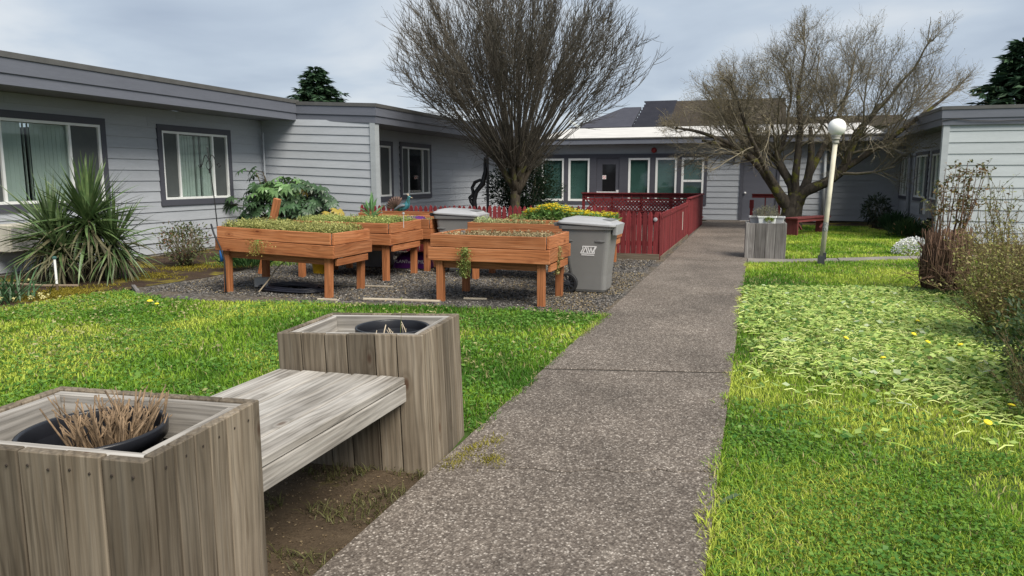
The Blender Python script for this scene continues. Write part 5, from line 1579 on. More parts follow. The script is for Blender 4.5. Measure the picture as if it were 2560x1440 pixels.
def grow(p, d, L, r, lev):
    sh = shell(p); LIM = 1.0 + .16 * sin(p.x * 2.7 + p.y * 1.9) * cos(p.z * 2.3) + rd.gauss(0, .05)
    L = min(L, (LIM + .10 - sh) * 3.4)
    if L < .12: return
    seg = 6 if lev < 2 else (5 if lev < 3 else 3)
    wob = (.13, .15, .17, .18)[min(lev, 3)]
    pts = [p.copy()]; dd = d.normalized(); rad = [r]; rend = r * (.45 if lev < 3 else .5)
    for k in range(seg):
        out = (pts[-1] - CEN); out.z *= .5; out = out.normalized() * .05
        dd = (dd + Vector((rd.gauss(0, wob), rd.gauss(0, wob), rd.gauss(0, wob) + .045)) + out).normalized()
        pts.append(pts[-1] + dd * (L / seg)); rad.append(r + (rend - r) * (k + 1) / seg)
    if len(pts) < 2: return
    (br2 if lev < 2 else tw2).tube(pts, rad, 5 if lev < 2 else 3, cap=False)
    if lev >= 3:
        buds.append((pts[-1], dd)); 
        if lev >= 4: return
    nb = (8, 8, 8, 5)[lev]
    for k in range(nb):
        s = rd.uniform(.22, 1.0); q = s * (len(pts) - 1); j = min(len(pts) - 2, int(q)); b = pts[j].lerp(pts[j + 1], q - j)
        ax = (pts[j + 1] - pts[j]).normalized(); o = Vector((rd.gauss(0, 1), rd.gauss(0, 1), rd.gauss(.25, .9))); o = (o - ax * o.dot(ax)).normalized()
        an = rd.uniform(.45, .95); grow(b, ax * cos(an) + o * sin(an), L * rd.uniform(.42, .66), max(.0028, rad[j] * rd.uniform(.42, .62)), lev + 1)
for pts, rad in mains:
    Q, R_ = limb(pts, rad)
    n = len(Q); grow(Q[-1], Q[-1] - Q[-2], 1.7, R_[-1], 0)
    for k in range(9):
        j = rd.randint(int(n * .42), n - 2); ax = (Q[j + 1] - Q[j]).normalized(); o = Vector((rd.gauss(0, 1), rd.gauss(0, 1), rd.gauss(.45, .8))); o = (o - ax * o.dot(ax)).normalized()
        an = rd.uniform(.5, 1.0); grow(Q[j], ax * cos(an) + o * sin(an), rd.uniform(1.1, 2.3), max(.010, R_[j] * .36), 1)
br2.build('crown_branches', TWIG2, T2, True, fix=False); tag(tw2.build('crown_twigs', TWIG2, T2, False, fix=False), kind='stuff')
rb = np.random.default_rng(5); bi = rb.choice(len(buds), min(len(buds), 9000), replace=False)
BP = np.array([buds[i][0][:] for i in bi]); BD = np.array([buds[i][1][:] for i in bi]) + rb.normal(0, .5, (len(bi), 3))
v, f = leafquads(BP, BD, .045, .022, 6); c = np.array([.20, .145, .06]) + (np.array([.30, .25, .11]) - np.array([.20, .145, .06])) * rb.random((len(bi), 1))
tag(link('buds', raw_mesh('buds', v, f, np.repeat(c, 4, 0), LEAFY), T2), kind='stuff')

# ------------------------------------------------------------------ conifers far behind
NEED = attr_mat('needle_spray', rough=.6, trans=.15, spec=.2)
def conifer(label, x, y, H, R, seed, zlow=2.0, droop=.25):
    r = random.Random(seed); rn = np.random.default_rng(seed)
    T = thing('conifer_tree', label, 'tree', (x, y, 0), (0, 0, 0), 'tall conifers behind the roofs')
    m = MB(); m.tube([(0, 0, 0), (0, 0, H * .5), (0, 0, H * .99)], [R * .07, R * .045, .01], 10); m.build('trunk', BARK1, T, True)
    P, D, C = [], [], []; bm_ = MB(); z = zlow
    while z < H * .985:
        t_ = (z - zlow) / (H - zlow); rr = R * (1 - t_) ** .85 * r.uniform(.72, 1.1)
        for k in range(6 if t_ < .8 else 4):
            a = r.uniform(0, 2 * pi); L = max(.25, rr * r.uniform(.55, 1.08)); pts = []
            for i in range(7):
                s = i / 6; pts.append(Vector((cos(a) * L * s, sin(a) * L * s, z + L * (.30 * s - droop * s * s * 1.2 + .12 * s ** 3) + r.gauss(0, .02))))
            bm_.tube(pts, [.03 * (1 - .8 * i / 6) for i in range(7)], 3, cap=False)
            nn = int(70 * L / R) + 16
            for q in range(nn):
                s = r.uniform(.12, 1.0); u = s * 6; j = min(5, int(u)); p = pts[j].lerp(pts[j + 1], u - j); sd = r.choice((-1, 1))
                d = Vector((cos(a + sd * r.uniform(.4, 1.2)), sin(a + sd * r.uniform(.4, 1.2)), r.uniform(-.55, .15)))
                P.append(p[:]); D.append(d[:])
        z += (H - zlow) / 34 * r.uniform(.7, 1.2)
    bm_.build('boughs', BARK1, T, False, fix=False)
    P = np.array(P); D = np.array(D); v, f = leafquads(P, D, R * .17, R * .045, seed + 1, .1)
    t_ = rn.random((len(P), 1)); c = np.array([.018, .045, .026]) * (1 - t_) + np.array([.05, .095, .045]) * t_
    tag(link('needles', raw_mesh('needles', v, f, np.repeat(c, 4, 0), NEED), T), kind='stuff')
conifer('dark conifer top showing above the left wing roof', -35.2, 55, 10.75, 4.0, 3, 5.0)
conifer('dark conifer at the right edge rising behind the right wing roof', 15.3, 55, 10.0, 5.0, 8, 2.5, .3)
conifer('small dark conifer beside the larger one behind the right wing', 17.6, 57, 8.6, 2.4, 9, 2.5, .3)

# ------------------------------------------------------------------ houses behind
SH = soil_mat('dark_roof_shingle', [(.3, (.040, .042, .055)), (.6, (.062, .064, .080)), (.8, (.09, .088, .10))], 2.0, None, .3)
BR_ = soil_mat('brown_roof_shingle', [(.3, (.072, .062, .052)), (.6, (.108, .092, .078)), (.8, (.145, .128, .11))], 2.0, None, .3)
Hs = thing('house', 'dark shingled roof of a house showing above the far white roof', 'house', (-5.0, 46, 0))
m = MB(); m.box(-6, 6, .6, 8, 0, 4.7); m.build('wall', plain('house_wall', (.22, .2, .18), .8), Hs)
m = MB()
for i in range(9):
    y0, y1 = -.2 + i * .49, -.2 + (i + 1) * .49; z0, z1 = 4.55 + i * .205, 4.55 + (i + 1) * .205
    xl = -2.4 - .0 * i
    m.box(-2.35 + .02 * i, -.2, y0, y1 + .02, z0, z1)
    m.box(-.2, 6.4, y0, y1 + .02, z0 + .004, z1 + .004, 1)
m.build('roof', [SH, BR_], Hs)
m = MB()
hp = [(-6.1, -.6, 4.55), (-2.38, -.6, 4.55), (-2.38, 3.3, 6.05), (-3.5, 3.3, 6.05)]
b = len(m.v); m.v += hp + [(x, y + .05, z - .14) for x, y, z in hp]
for q in ((0, 1, 2, 3), (7, 6, 5, 4), (0, 4, 5, 1), (1, 5, 6, 2), (2, 6, 7, 3), (3, 7, 4, 0)): m.face(tuple(b + k for k in q))
m.poly([(-6.1, -.6, 4.55), (-3.5, 3.3, 6.05), (-6.1, 6.5, 4.55)])
m.build('roof', SH, Hs)
m = MB(); m.box(-2.3, -.2, 3.9, 4.3, 6.39, 6.47); m.build('ridge_cap', SH, Hs)
m = MB(); m.beam((-6.2, -.7, 5.0), (-5.6, -.75, 4.62), .06, .16); m.box(-5.62, -5.5, -.78, -.70, 4.45, 4.72); m.build('verge_board', VINYL, Hs)
H2 = thing('house', 'long low brown roof behind the spreading tree, ending at the right wing', 'house', (2.6, 47, 0))
m = MB(); m.box(-6, 5.2, .5, 8, 0, 4.6); m.build('wall', plain('house_wall', (.22, .2, .18), .8), H2)
m = MB()
for i in range(8):
    z0 = 4.40 + i * .105; m.box(-4.6, 5.3, -.4 + i * .5, -.4 + (i + 1) * .5 + .02, z0, z0 + .105)
m.build('roof', BR_, H2)
# ------------------------------------------------------------------ spiky plant by the left wall
def strap(L, W, bend, seed, n=8, fold=.35):
    m = MB(); p = Vector((0, 0, 0)); a = 0.0
    r = random.Random(seed); rows = []
    for k in range(n + 1):
        s = k / n; w = W * (.55 + .45 * sin(pi * min(1, .25 + s * .75))) * (1 - s ** 4 * .97)
        tn = Vector((cos(a), 0, sin(a))); up = Vector((-sin(a), 0, cos(a)))
        rows.append((p + Vector((0, w / 2, 0)) + up * w * fold * .5, p.copy(), p + Vector((0, -w / 2, 0)) + up * w * fold * .5))
        p = p + tn * (L / n); a -= bend / n * (.4 + 1.6 * s)
    for rws in rows: m.v += [tuple(q) for q in rws]
    for k in range(n):
        b = k * 3
        m.face((b, b + 1, b + 4, b + 3)); m.face((b + 1, b + 2, b + 5, b + 4))
    return m
SPIKE = leaf_mat('spiky_leaf', (.040, .088, .030), (.13, .185, .070), .42, .12, .5, (.6, 1.55))
SPIKE_D = leaf_mat('dull_spiky_leaf', (.085, .085, .045), (.19, .175, .10), .6, .1, .3, (.6, 1.4))
YU = thing('spiky_plant', 'big spiky strap leaved plant in front of the large left window', 'plant', (-9.65, 8.55, 0))
sm = [strap(1.0, .042, b, i, 8).mesh('leaf', SPIKE, True, False) for i, b in enumerate((.06, .18, .38, .75, 1.2))]
smd = [strap(1.0, .036, b, i, 8).mesh('leaf', SPIKE_D, True, False) for i, b in enumerate((.7, 1.1, 1.5))]
rd = random.Random(77); made = 0; inner = []
hd = [((.12, .05, .92), 112, 1.0), ((-.40, -.12, .70), 80, .95), ((.40, .22, .58), 64, .85), ((-.05, -.30, .48), 40, .82)]
for (hx, hy, hz), n, LL in hd:
    for i in range(n):
        if made >= 296: break
        a = rd.uniform(0, 2 * pi); el = radians(90 - 148 * (i / n) ** .82) + rd.gauss(0, .10)
        if el > 1.45: el = 1.45
        mesh = sm[min(4, int((1 - (el + 1) / 2.5) * 4.2 + rd.random()))] if el > -.35 or rd.random() < .6 else rd.choice(smd)
        if el < .2 and mesh in sm and rd.random() < .25: mesh = rd.choice(smd)
        for q in range(3):
            loc = (hx, hy, hz + rd.uniform(-.18, .03) * (1 if el < .5 else .3)); rot = (rd.gauss(0, .35), -el + (q and rd.gauss(0, .12)), a + (q and rd.uniform(-1.5, 1.5)))
            s = LL * rd.uniform(.78, 1.12); sy_ = s * rd.uniform(.8, 1.2)
            if q == 0:
                o = link('leaf', mesh, YU, loc, rot); o.scale = (s, sy_, s); made += 1
            else:
                inner.append((mesh, Matrix.LocRotScale(Vector(loc), Euler(rot), Vector((s, sy_, s)) * .93)))
im = MB()
for me_, M in inner:
    b = len(im.v); k = 1 if me_ in smd else 0
    im.v += [tuple(M @ v_.co) for v_ in me_.vertices]
    for p_ in me_.polygons: im.face(tuple(b + i for i in p_.vertices), k)
tag(im.build('inner_leaves', [SPIKE, SPIKE_D], YU, True, fix=False), kind='stuff')
for (hx, hy, hz), n, LL in hd[:3]:
    m = MB(); m.tube([(hx * .6, hy * .6, -.02), (hx * .9, hy * .9, hz * .5), (hx, hy, hz)], [.07, .06, .055], 9); m.build('stem', bark_mat('spiky_stem_bark', (.03, .025, .02), (.08, .065, .05)), YU, True)

# ------------------------------------------------------------------ broad lobed shrub in the corner
def palmate(R, lobes, seed):
    r = random.Random(seed); m = MB(); m.v.append((0, 0, 0))
    N = lobes; span = radians(250)
    ring = []
    for k in range(N):
        a = -span / 2 + span * (k + .5) / N; L = R * (1 - .32 * abs(k - (N - 1) / 2) / (N / 2)) * r.uniform(.9, 1.05); w = R * .13
        d = Vector((cos(a), sin(a), 0)); s = Vector((-sin(a), cos(a), 0))
        zt = -.28 * L
        ring += [(d * L * .36 - s * w * .55, .02 * R), (d * L * .66 - s * w, .00), (d * L, zt * .8), (d * L * .66 + s * w, .00), (d * L * .36 + s * w * .55, .02 * R)]
        m.v += [tuple(p + Vector((0, 0, z - .10 * R * (p.length / R) ** 2))) for p, z in ring[-5:]]
        b = 1 + k * 5; mid = len(m.v)
        m.face((0, b, b + 4)); m.face((b, b + 1, b + 3, b + 4)); m.face((b + 1, b + 2, b + 3))
        if k: m.face((0, b - 1, b))
    return m
FG = leaf_mat('glossy_green_leaf', (.028, .066, .030), (.064, .122, .052), .45, .12, .45, (.6, 1.4))
FL = leaf_mat('young_green_leaf', (.10, .20, .07), (.17, .29, .11), .38, .2, .5, (.8, 1.2))
FY = leaf_mat('yellowed_leaf', (.30, .22, .04), (.45, .36, .08), .5, .2, .4, (.8, 1.1))
FA = thing('lobed_shrub', 'dark green shrub with large lobed leaves, some turned yellow, in the wall corner', 'shrub', (-9.85, 14.1, 0))
pmesh = {k: [palmate(1.0, 7 + i % 3, i).mesh('leaf', mt, False, False) for i in range(3)] for k, mt in (('g', FG), ('l', FL), ('y', FY))}
rd = random.Random(5); stems = MB()
def fleaf(p, out, R, kind):
    d = Vector(out).normalized(); yaw = math.atan2(d.y, d.x); tilt = rd.uniform(.25, .85)
    o = link('leaf', rd.choice(pmesh[kind]), FA, p, (rd.gauss(0, .25), tilt, yaw + rd.gauss(0, .4))); o.scale = (R, R, R)
for i in range(215):
    a = rd.uniform(0, 2 * pi); el = rd.uniform(-.15, 1.45); q = rd.uniform(.62, 1.0)
    p = Vector((cos(a) * cos(el) * 1.28 * q, sin(a) * cos(el) * .85 * q, .66 + sin(el) * .90 * q))
    kind = 'l' if (p.z > 1.12 and abs(p.x + .05) < .48 and p.y < .35) else ('y' if rd.random() < .02 else 'g')
    fleaf(p, (cos(a), sin(a) - .35, .2), rd.uniform(.20, .30), kind)
    if i % 3 == 0: stems.tube([(p.x * .2, p.y * .2, 0), (p.x * .5, p.y * .5, p.z * .6), tuple(p)], [.014, .010, .005], 5)
for p, k in (((-1.30, -.2, 1.10), 'g'), ((-1.0, -.2, 1.72), 'g'), ((-.82, -.1, 1.74), 'g'), ((-.85, .0, 1.58), 'g'), ((-1.32, -.25, .95), 'g'), ((-.7, -.2, 1.66), 'g'), ((.55, -.1, 1.46), 'g'), ((.70, -.1, 1.40), 'g'), ((.85, -.1, 1.35), 'g'), ((.95, -.15, 1.2), 'g'), ((1.1, -.15, 1.12), 'g'), ((1.22, -.2, 1.02), 'g'), ((1.38, -.2, .86), 'y'), ((1.25, -.3, .80), 'y'), ((1.05, -.4, .62), 'y'), ((.8, -.3, .98), 'g'), ((.3, -.6, .92), 'g'), ((1.0, -.2, 1.33), 'g')):
    fleaf(Vector(p), (p[0], -.4, .1), rd.uniform(.20, .27), k); stems.tube([(p[0] * .3, 0, .5), (p[0] * .7, p[1] * .6, p[2] * .95), p], [.014, .010, .005], 5)
stems.build('stems', BARK1, FA, True)

# ------------------------------------------------------------------ leafy bushes made of many small leaves
def bush(name, label, cat, loc, shape, n, leaf, cols, seed, stems=(20, .9, .006), stemmat=None, hollow=.55, up=.3, lump=.25, leafname='leaves', group=None):
    """shape = (rx, ry, rz, z of the centre)"""
    T = thing(name, label, cat, loc, (0, 0, 0), group); r = np.random.default_rng(seed); rd = random.Random(seed)
    a = r.uniform(0, 2 * pi, n); ct = r.uniform(-1, 1, n); st = np.sqrt(1 - ct ** 2)
    q = (hollow + (1 - hollow) * r.random(n) ** .6) * (1 - lump + 2 * lump * vnoise(a * 2.2 + 5, ct * 2.6 + 9, seed))
    P = np.column_stack([np.cos(a) * st * shape[0] * q, np.sin(a) * st * shape[1] * q, shape[3] + ct * shape[2] * q]); P = P[P[:, 2] > .02]
    D = P - np.array([0, 0, shape[3]]); D = D / (np.linalg.norm(D, axis=1, keepdims=True) + 1e-6) + r.normal(0, .6, P.shape) + np.array([0, 0, up])
    v, f = leafquads(P, D, leaf[0], leaf[1], seed + 1, .15)
    k = np.clip(vnoise(P[:, 0] * 5 + 3, P[:, 2] * 5 + P[:, 1] * 3, seed + 2) * .6 + r.random(len(P)) * .55 - .1, 0, 1)[:, None]
    c = np.array(cols[0]) * (1 - k) + np.array(cols[1]) * k
    if len(cols) > 2:
        m_ = r.random(len(P)) < cols[3]; c[m_] = np.array(cols[2])
    tag(link(leafname, raw_mesh(leafname, v, f, np.repeat(c, 4, 0), LEAFY), T), kind='stuff')
    m = MB()
    for i in range(stems[0]):
        a = rd.uniform(0, 2 * pi); q = rd.random() ** .5 * stems[1]; e_ = Vector((cos(a) * shape[0] * q, sin(a) * shape[1] * q, shape[3] + shape[2] * rd.uniform(.1, .9) * sqrt(max(0, 1 - q * q))))
        p0 = Vector((cos(a) * shape[0] * .15, sin(a) * shape[1] * .15, 0)); mid = p0.lerp(e_, .5) + Vector((rd.gauss(0, .04), rd.gauss(0, .04), .08 * shape[2]))
        m.tube([p0, mid, e_], [stems[2] * 1.3, stems[2], stems[2] * .5], 5)
    m.build('stems', stemmat or TWIG2, T, True, fix=False)
    return T
bush('twiggy_bush', 'small twiggy bush with sparse reddish green leaves by the wall, right of the spiky plant', 'bush', (-9.55, 10.55, 0), (.46, .40, .36, .40), 1500, (.055, .028), ((.06, .085, .03), (.17, .19, .08), (.20, .09, .05), .18), 31, (60, .95, .006), hollow=.35)
bush('evergreen_shrub', 'dense dark glossy evergreen shrub behind the pollarded tree trunk', 'shrub', (-6.15, 19.7, 0), (.98, .7, .85, 1.22), 9000, (.085, .042), ((.010, .026, .014), (.04, .075, .035)), 33, (30, .8, .014), hollow=.3, lump=.3)
bush('rhododendron', 'small dark rhododendron with drooping leaves in the far right corner', 'shrub', (3.55, 25.6, 0), (.45, .42, .42, .55), 700, (.15, .045), ((.018, .036, .018), (.06, .085, .045)), 35, (16, .8, .010), hollow=.4, up=-.3)
bush('white_flower_cushion', 'cushion of small white flowers at the edge of the side path', 'flowers', (3.02, 16.55, 0), (.36, .28, .26, .10), 2300, (.034, .030), ((.72, .73, .75), (.9, .9, .9), (.06, .10, .04), .16), 37, (8, .5, .004), hollow=.75, lump=.12, leafname='blossoms')
bush('grey_herb', 'pale grey green herb spilling from the trough on the dark planter', 'plant', (.18, 15.06, .78), (.24, .15, .16, .06), 1300, (.05, .008), ((.13, .13, .085), (.32, .31, .21)), 39, (20, .9, .003), hollow=.3)
bush('trough_weed', 'little yellow green weed hanging over the front of the white trough', 'plant', (.24, 14.90, .70), (.09, .03, .06, .03), 160, (.05, .018), ((.20, .28, .05), (.42, .45, .12)), 40, (5, .9, .002), hollow=.2)
bush('daffodil_clump', 'green daffodil clump below the downspout of the right wing', 'flowers', (3.85, 24.0, 0), (.40, .32, .30, .12), 900, (.26, .020), ((.02, .06, .025), (.06, .12, .05)), 41, (4, .5, .004), hollow=.1, up=1.4)
bush('leafy_weed', 'low dark green foliage with a few peach flowers by the recessed wall', 'plant', (3.85, 21.6, 0), (.5, .7, .30, .12), 2200, (.14, .022), ((.02, .055, .02), (.08, .13, .04), (.55, .30, .16), .02), 43, (6, .5, .004), hollow=.2, up=.9)
bush('bulb_sprouts', 'bulbs sprouting green leaves below the corner of the seedling bed', 'plant', (-8.1, 10.4, 0), (.4, .3, .22, .05), 420, (.28, .024), ((.03, .10, .03), (.10, .20, .06)), 45, (4, .5, .004), hollow=.1, up=1.5)

# daffodil clump at the left edge
DF = thing('daffodil_clump', 'clump of drooping strap leaves with pale yellow flowers at the left edge of the lawn', 'flowers', (-9.05, 6.75, 0))
DLM = leaf_mat('daffodil_leaf', (.035, .09, .04), (.09, .17, .075), .45, .2, .4, (.7, 1.3))
dmesh = [strap(1.0, .045, b, i, 6).mesh('leaf', DLM, True, False) for i, b in enumerate((.7, 1.2, 1.7))]
rd = random.Random(4)
for i in range(110):
    o = link('leaf', rd.choice(dmesh), DF, (rd.gauss(0, .16), rd.gauss(0, .20), 0), (0, -rd.uniform(.5, 1.35), rd.uniform(0, 2 * pi))); s = rd.uniform(.32, .55); o.scale = (s, s * 1.1, s)
PALEY = leaf_mat('pale_yellow_petal', (.62, .58, .25), (.78, .74, .42), .6, .3, .3, (.9, 1.1))
fm = MB()
for k in range(6):
    a = 2 * pi * k / 6; b = len(fm.v); fm.v += [(0, 0, 0), (.022 * cos(a - .35), .022 * sin(a - .35), .006), (.045 * cos(a), .045 * sin(a), .0), (.022 * cos(a + .35), .022 * sin(a + .35), .006)]; fm.face((b, b + 1, b + 2, b + 3))
fm.lathe([(.010, 0), (.014, .022), (.017, .026), (.008, .004)], 9); fmesh = fm.mesh('flower', PALEY, False)
for x, y, z in ((.36, .28, .06), (.42, .10, .05), (.33, -.05, .05), (.22, -.15, .08), (.5, .2, .04), (.1, .35, .22), (.46, .32, .05)):
    link('flower', fmesh, DF, (x, y, z), (rd.uniform(.4, 1.4), 0, rd.uniform(-1.5, 1.0)))

# ------------------------------------------------------------------ plants growing in the raised beds
def seedlings(label, b, n, h, cols, seed, cover=0.0, name='seedlings', wid=.010):
    x0, x1, y0, y1, zt = BEDS[b][:5]; tl = BEDS[b][5]; r = np.random.default_rng(seed)
    P2 = np.column_stack([r.uniform(x0 + .06, x1 - .06, n), r.uniform(y0 + .06, y1 - .06, n)]); P2 = P2[vnoise(P2[:, 0] * 2.6 + seed, P2[:, 1] * 2.6, seed) > cover]; n = len(P2)
    zb = zt - .085 - (P2[:, 0] - (x0 + x1) / 2) * math.tan(tl)
    H = h * r.uniform(.5, 1.3, n)
    cc = np.array(cols[0]) + (np.array(cols[1]) - np.array(cols[0])) * r.random((n, 1))
    v, f, c = blades(P2, H, .005, .5, cc * .8, seed + 1); v[:, 2] += np.repeat(zb, 5)
    V, F, C = [v], [f], [c]; off = len(v)
    for k in range(4):
        P = np.column_stack([P2 + r.normal(0, .008, (n, 2)), zb + H * r.uniform(.45, 1.0, n)]); a = r.uniform(0, 2 * pi, n)
        v, f = leafquads(P, np.column_stack([np.cos(a), np.sin(a), r.uniform(0, .9, n)]), .030, .016, seed + 5 + k, .1); V.append(v); F.append(f + off); off += len(v)
        C.append(np.repeat(cc * r.uniform(.7, 1.25, (n, 1)), 4, 0))
    return tag(link(name, raw_mesh(name, np.concatenate(V), np.concatenate(F), np.concatenate(C), LEAFY)), label, kind='stuff')
seedlings('yellow green seedlings filling the large front raised bed', 'A', 4600, .135, ((.20, .23, .06), (.50, .49, .18)), 51, .30)
seedlings('low bright green weeds in the bed under the peacock', 'B', 5200, .120, ((.20, .28, .07), (.50, .52, .18)), 53, .25)
seedlings('tiny dry brown weeds in the front right raised bed', 'D', 1100, .075, ((.20, .15, .07), (.45, .38, .22)), 55, .35)
seedlings('sparse weeds in the half hidden reddish bed', 'E', 900, .10, ((.20, .20, .08), (.45, .42, .2)), 57, .40)
seedlings('green weeds in the yellow flower bed', 'F', 3000, .13, ((.10, .20, .05), (.34, .42, .12)), 59, .25)
seedlings('few dry weeds in the bed with the purple bag', 'C', 700, .06, ((.2, .2, .08), (.42, .4, .18)), 60, .4)
bush('pale_lettuce', 'pale green seedling clump at the left end of the reddish bed', 'plant', (-4.0, 10.75, .82), (.16, .2, .08, .03), 500, (.05, .02), ((.26, .34, .12), (.5, .55, .3)), 61, (5, .5, .003), hollow=.3)
bush('green_leaf_plant', 'single tall pale green leaf shoot at the back of the peacock bed', 'plant', (-5.92, 10.72, .83), (.05, .05, .16, .12), 26, (.22, .05), ((.14, .30, .12), (.25, .42, .2)), 62, (3, .5, .004), hollow=.1, up=1.6)
# yellow flower drift
x0, x1, y0, y1, zt = BEDS['F'][:5]; r = np.random.default_rng(66); n = 430
X = r.uniform(x0 + .35, x1 - .05, n); Y = r.uniform(y0 + .1, y1 - .1, n); hz = .12 + .15 * np.exp(-((X + 3.55) / .38) ** 2) + .10 * r.random(n)
Zb = zt - .085
P = np.column_stack([np.repeat(X, 9) + r.normal(0, .045, n * 9), np.repeat(Y, 9) + r.normal(0, .045, n * 9), Zb + np.repeat(hz, 9) * r.uniform(.25, .97, n * 9)]); a = r.uniform(0, 2 * pi, n * 9)
v, f = leafquads(P, np.column_stack([np.cos(a), np.sin(a), r.uniform(-.1, .8, n * 9)]), .09, .030, 67, .1); c = np.repeat(np.array([.10, .22, .05]) + np.array([.15, .18, .08]) * r.random((n * 9, 1)), 4, 0)
V, F, C = [v], [f], [c]; off = len(v)
for k in range(7):
    a = 2 * pi * k / 7 + r.uniform(0, .4, n); P = np.column_stack([X, Y, Zb + hz])
    v, f = leafquads(P, np.column_stack([np.cos(a), np.sin(a), r.uniform(.05, .5, n)]), .042, .026, 70 + k, .1); V.append(v); F.append(f + off); off += len(v)
    C.append(np.repeat(np.array([.78, .62, .04]) * r.uniform(.75, 1.15, (n, 1)), 4, 0))
tag(link('yellow_flowers', raw_mesh('yellow_flowers', np.concatenate(V), np.concatenate(F), np.concatenate(C), LEAFY)), 'mass of yellow flowers in the bed behind the wheeled bin', kind='stuff')
def hanging(label, loc, w, h, n, cols, seed):
    r = np.random.default_rng(seed); q = r.random(n)
    P = np.column_stack([loc[0] + r.normal(0, w, n) * (1 - .5 * q) + .3 * w * np.sin(q * 6), loc[1] - .03 - r.random(n) * .05, loc[2] - q * h]); D = np.column_stack([r.normal(0, .6, n), r.normal(-.5, .4, n), r.normal(-.2, .5, n)])
    v, f = leafquads(P, D, .030, .015, seed, .1); c = np.array(cols[0]) + (np.array(cols[1]) - np.array(cols[0])) * r.random((n, 1))
    T = thing('hanging_weed', label, 'weed', loc); v = v - np.array(loc)
    tag(link('leaves', raw_mesh('leaves', v, f, np.repeat(c, 4, 0), LEAFY), T), kind='stuff')
    m = MB(); rd = random.Random(seed)
    for k in range(12):
        x = rd.gauss(0, w * .6); m.tube([(x * .3, -.005, 0), (x, -.05, -h * .4), (x * 1.2 + rd.gauss(0, .02), -.04, -h * rd.uniform(.6, 1.0))], .0018, 4)
    m.build('stems', GST, T, fix=False)
hanging('green weed tuft hanging from the board joint of the front right bed', (-3.36, 8.40, .70), .050, .36, 620, ((.10, .16, .04), (.30, .33, .10)), 71)
hanging('dry yellowish weed creeping from the board joint of the large seedling bed', (-6.22, 8.21, .735), .10, .20, 170, ((.22, .17, .04), (.38, .33, .10)), 73)
hanging('sprawling weed on the right end of the front right bed', (-2.31, 8.9, .70), .03, .33, 260, ((.20, .18, .06), (.38, .36, .14)), 75)
# rose and pruned stump on the right
ROSEM = bark_mat('rose_cane_bark', (.075, .045, .032), (.20, .125, .085))
ST = thing('pruned_shrub', 'thick bundle of cut brown stems with tall leafy canes rising from it', 'shrub', (2.42, 11.1, 0))
rd = random.Random(9); m = MB()
for i in range(520):
    a = rd.uniform(0, 2 * pi); q = rd.random() ** .35; x, y = cos(a) * .27 * q, sin(a) * .24 * q; h = rd.uniform(.46, .90); k = 1.10 + rd.gauss(0, .15)
    m.tube([(x * .88, y * .88, 0), (x * .98 + rd.gauss(0, .022), y * .98 + rd.gauss(0, .022), h * .4), (x * 1.04 + rd.gauss(0, .022), y * 1.04 + rd.gauss(0, .022), h * .72), (x * k, y * k, h)], [.0085, .0075, .0065, .0055], 5)
for i in range(70):
    a = rd.uniform(pi, 2 * pi) if rd.random() < .7 else rd.uniform(0, 2 * pi); h = rd.uniform(.08, .7); x, y = cos(a) * .30, sin(a) * .27
    p = Vector((x, y, h)); twig_mesh(m, p, Vector((rd.gauss(0, 1), rd.gauss(0, 1) * .4, rd.gauss(0, .6))), rd.uniform(.15, .5), .0055, .003, 6, rd, upb=rd.uniform(-.08, .08), n=4, wob=.22)
tag(m.build('cut_stems', ROSEM, ST, True, fix=False), kind='stuff')
can = MB(); lp, ld = [], []
for i in range(26):
    a = rd.uniform(0, 2 * pi); sp = rd.uniform(.02, .34); p = Vector((cos(a) * .16, sin(a) * .14, .72)); L = rd.uniform(.45, .98)
    if i < 7: L = rd.uniform(.85, 1.05); sp = rd.uniform(.02, .22)
    pts, dd = twig_mesh(can, p, Vector((cos(a) * sp + .06, sin(a) * sp, 1)), L, .0075, .003, 8, rd, upb=.03, n=5, wob=.05)
    for k in range(3 + int(L * 5)):
        j = rd.choice([3, 4, 5, 6, 6, 7, 7]); q = pts[j].lerp(pts[j + 1], rd.random()); o = Vector((rd.gauss(0, 1), rd.gauss(0, 1), rd.gauss(.5, .5)))
        tp, _d = twig_mesh(can, q, o, rd.uniform(.06, .16), .003, .0018, 3, rd, n=3, wob=.15)
        for z in range(rd.choice([3, 4, 5])): lp.append((tp[rd.choice([1, 2, 3])] + Vector((rd.gauss(0, .012), rd.gauss(0, .012), rd.gauss(0, .012))))[:]); ld.append((rd.gauss(0, 1), rd.gauss(0, 1), rd.gauss(.1, .8)))
can.build('canes', ROSEM, ST, True, fix=False)
v, f = leafquads(np.array(lp), np.array(ld), .052, .032, 12, .2); r = np.random.default_rng(3); cc = np.array([(.13, .12, .045), (.21, .15, .06), (.26, .14, .06), (.10, .12, .05), (.22, .20, .09)])[r.choice(5, len(lp))] * r.uniform(.7, 1.2, (len(lp), 1))
tag(link('leaves', raw_mesh('leaves', v, f, np.repeat(cc, 4, 0), LEAFY), ST), kind='stuff')
v, f, c = clover([(-.42, -.5), (.45, -.5), (.45, .05), (-.42, .05)], 1, 14)
tufts('ivy_foot', 'dark green ground cover round the foot of the pruned stem bundle', [(2.2, 10.85), (2.4, 10.75), (2.6, 10.82), (2.75, 11.0)], 260, (.13, .09), .10, .02, ((.02, .05, .015), (.07, .12, .03)), 15)

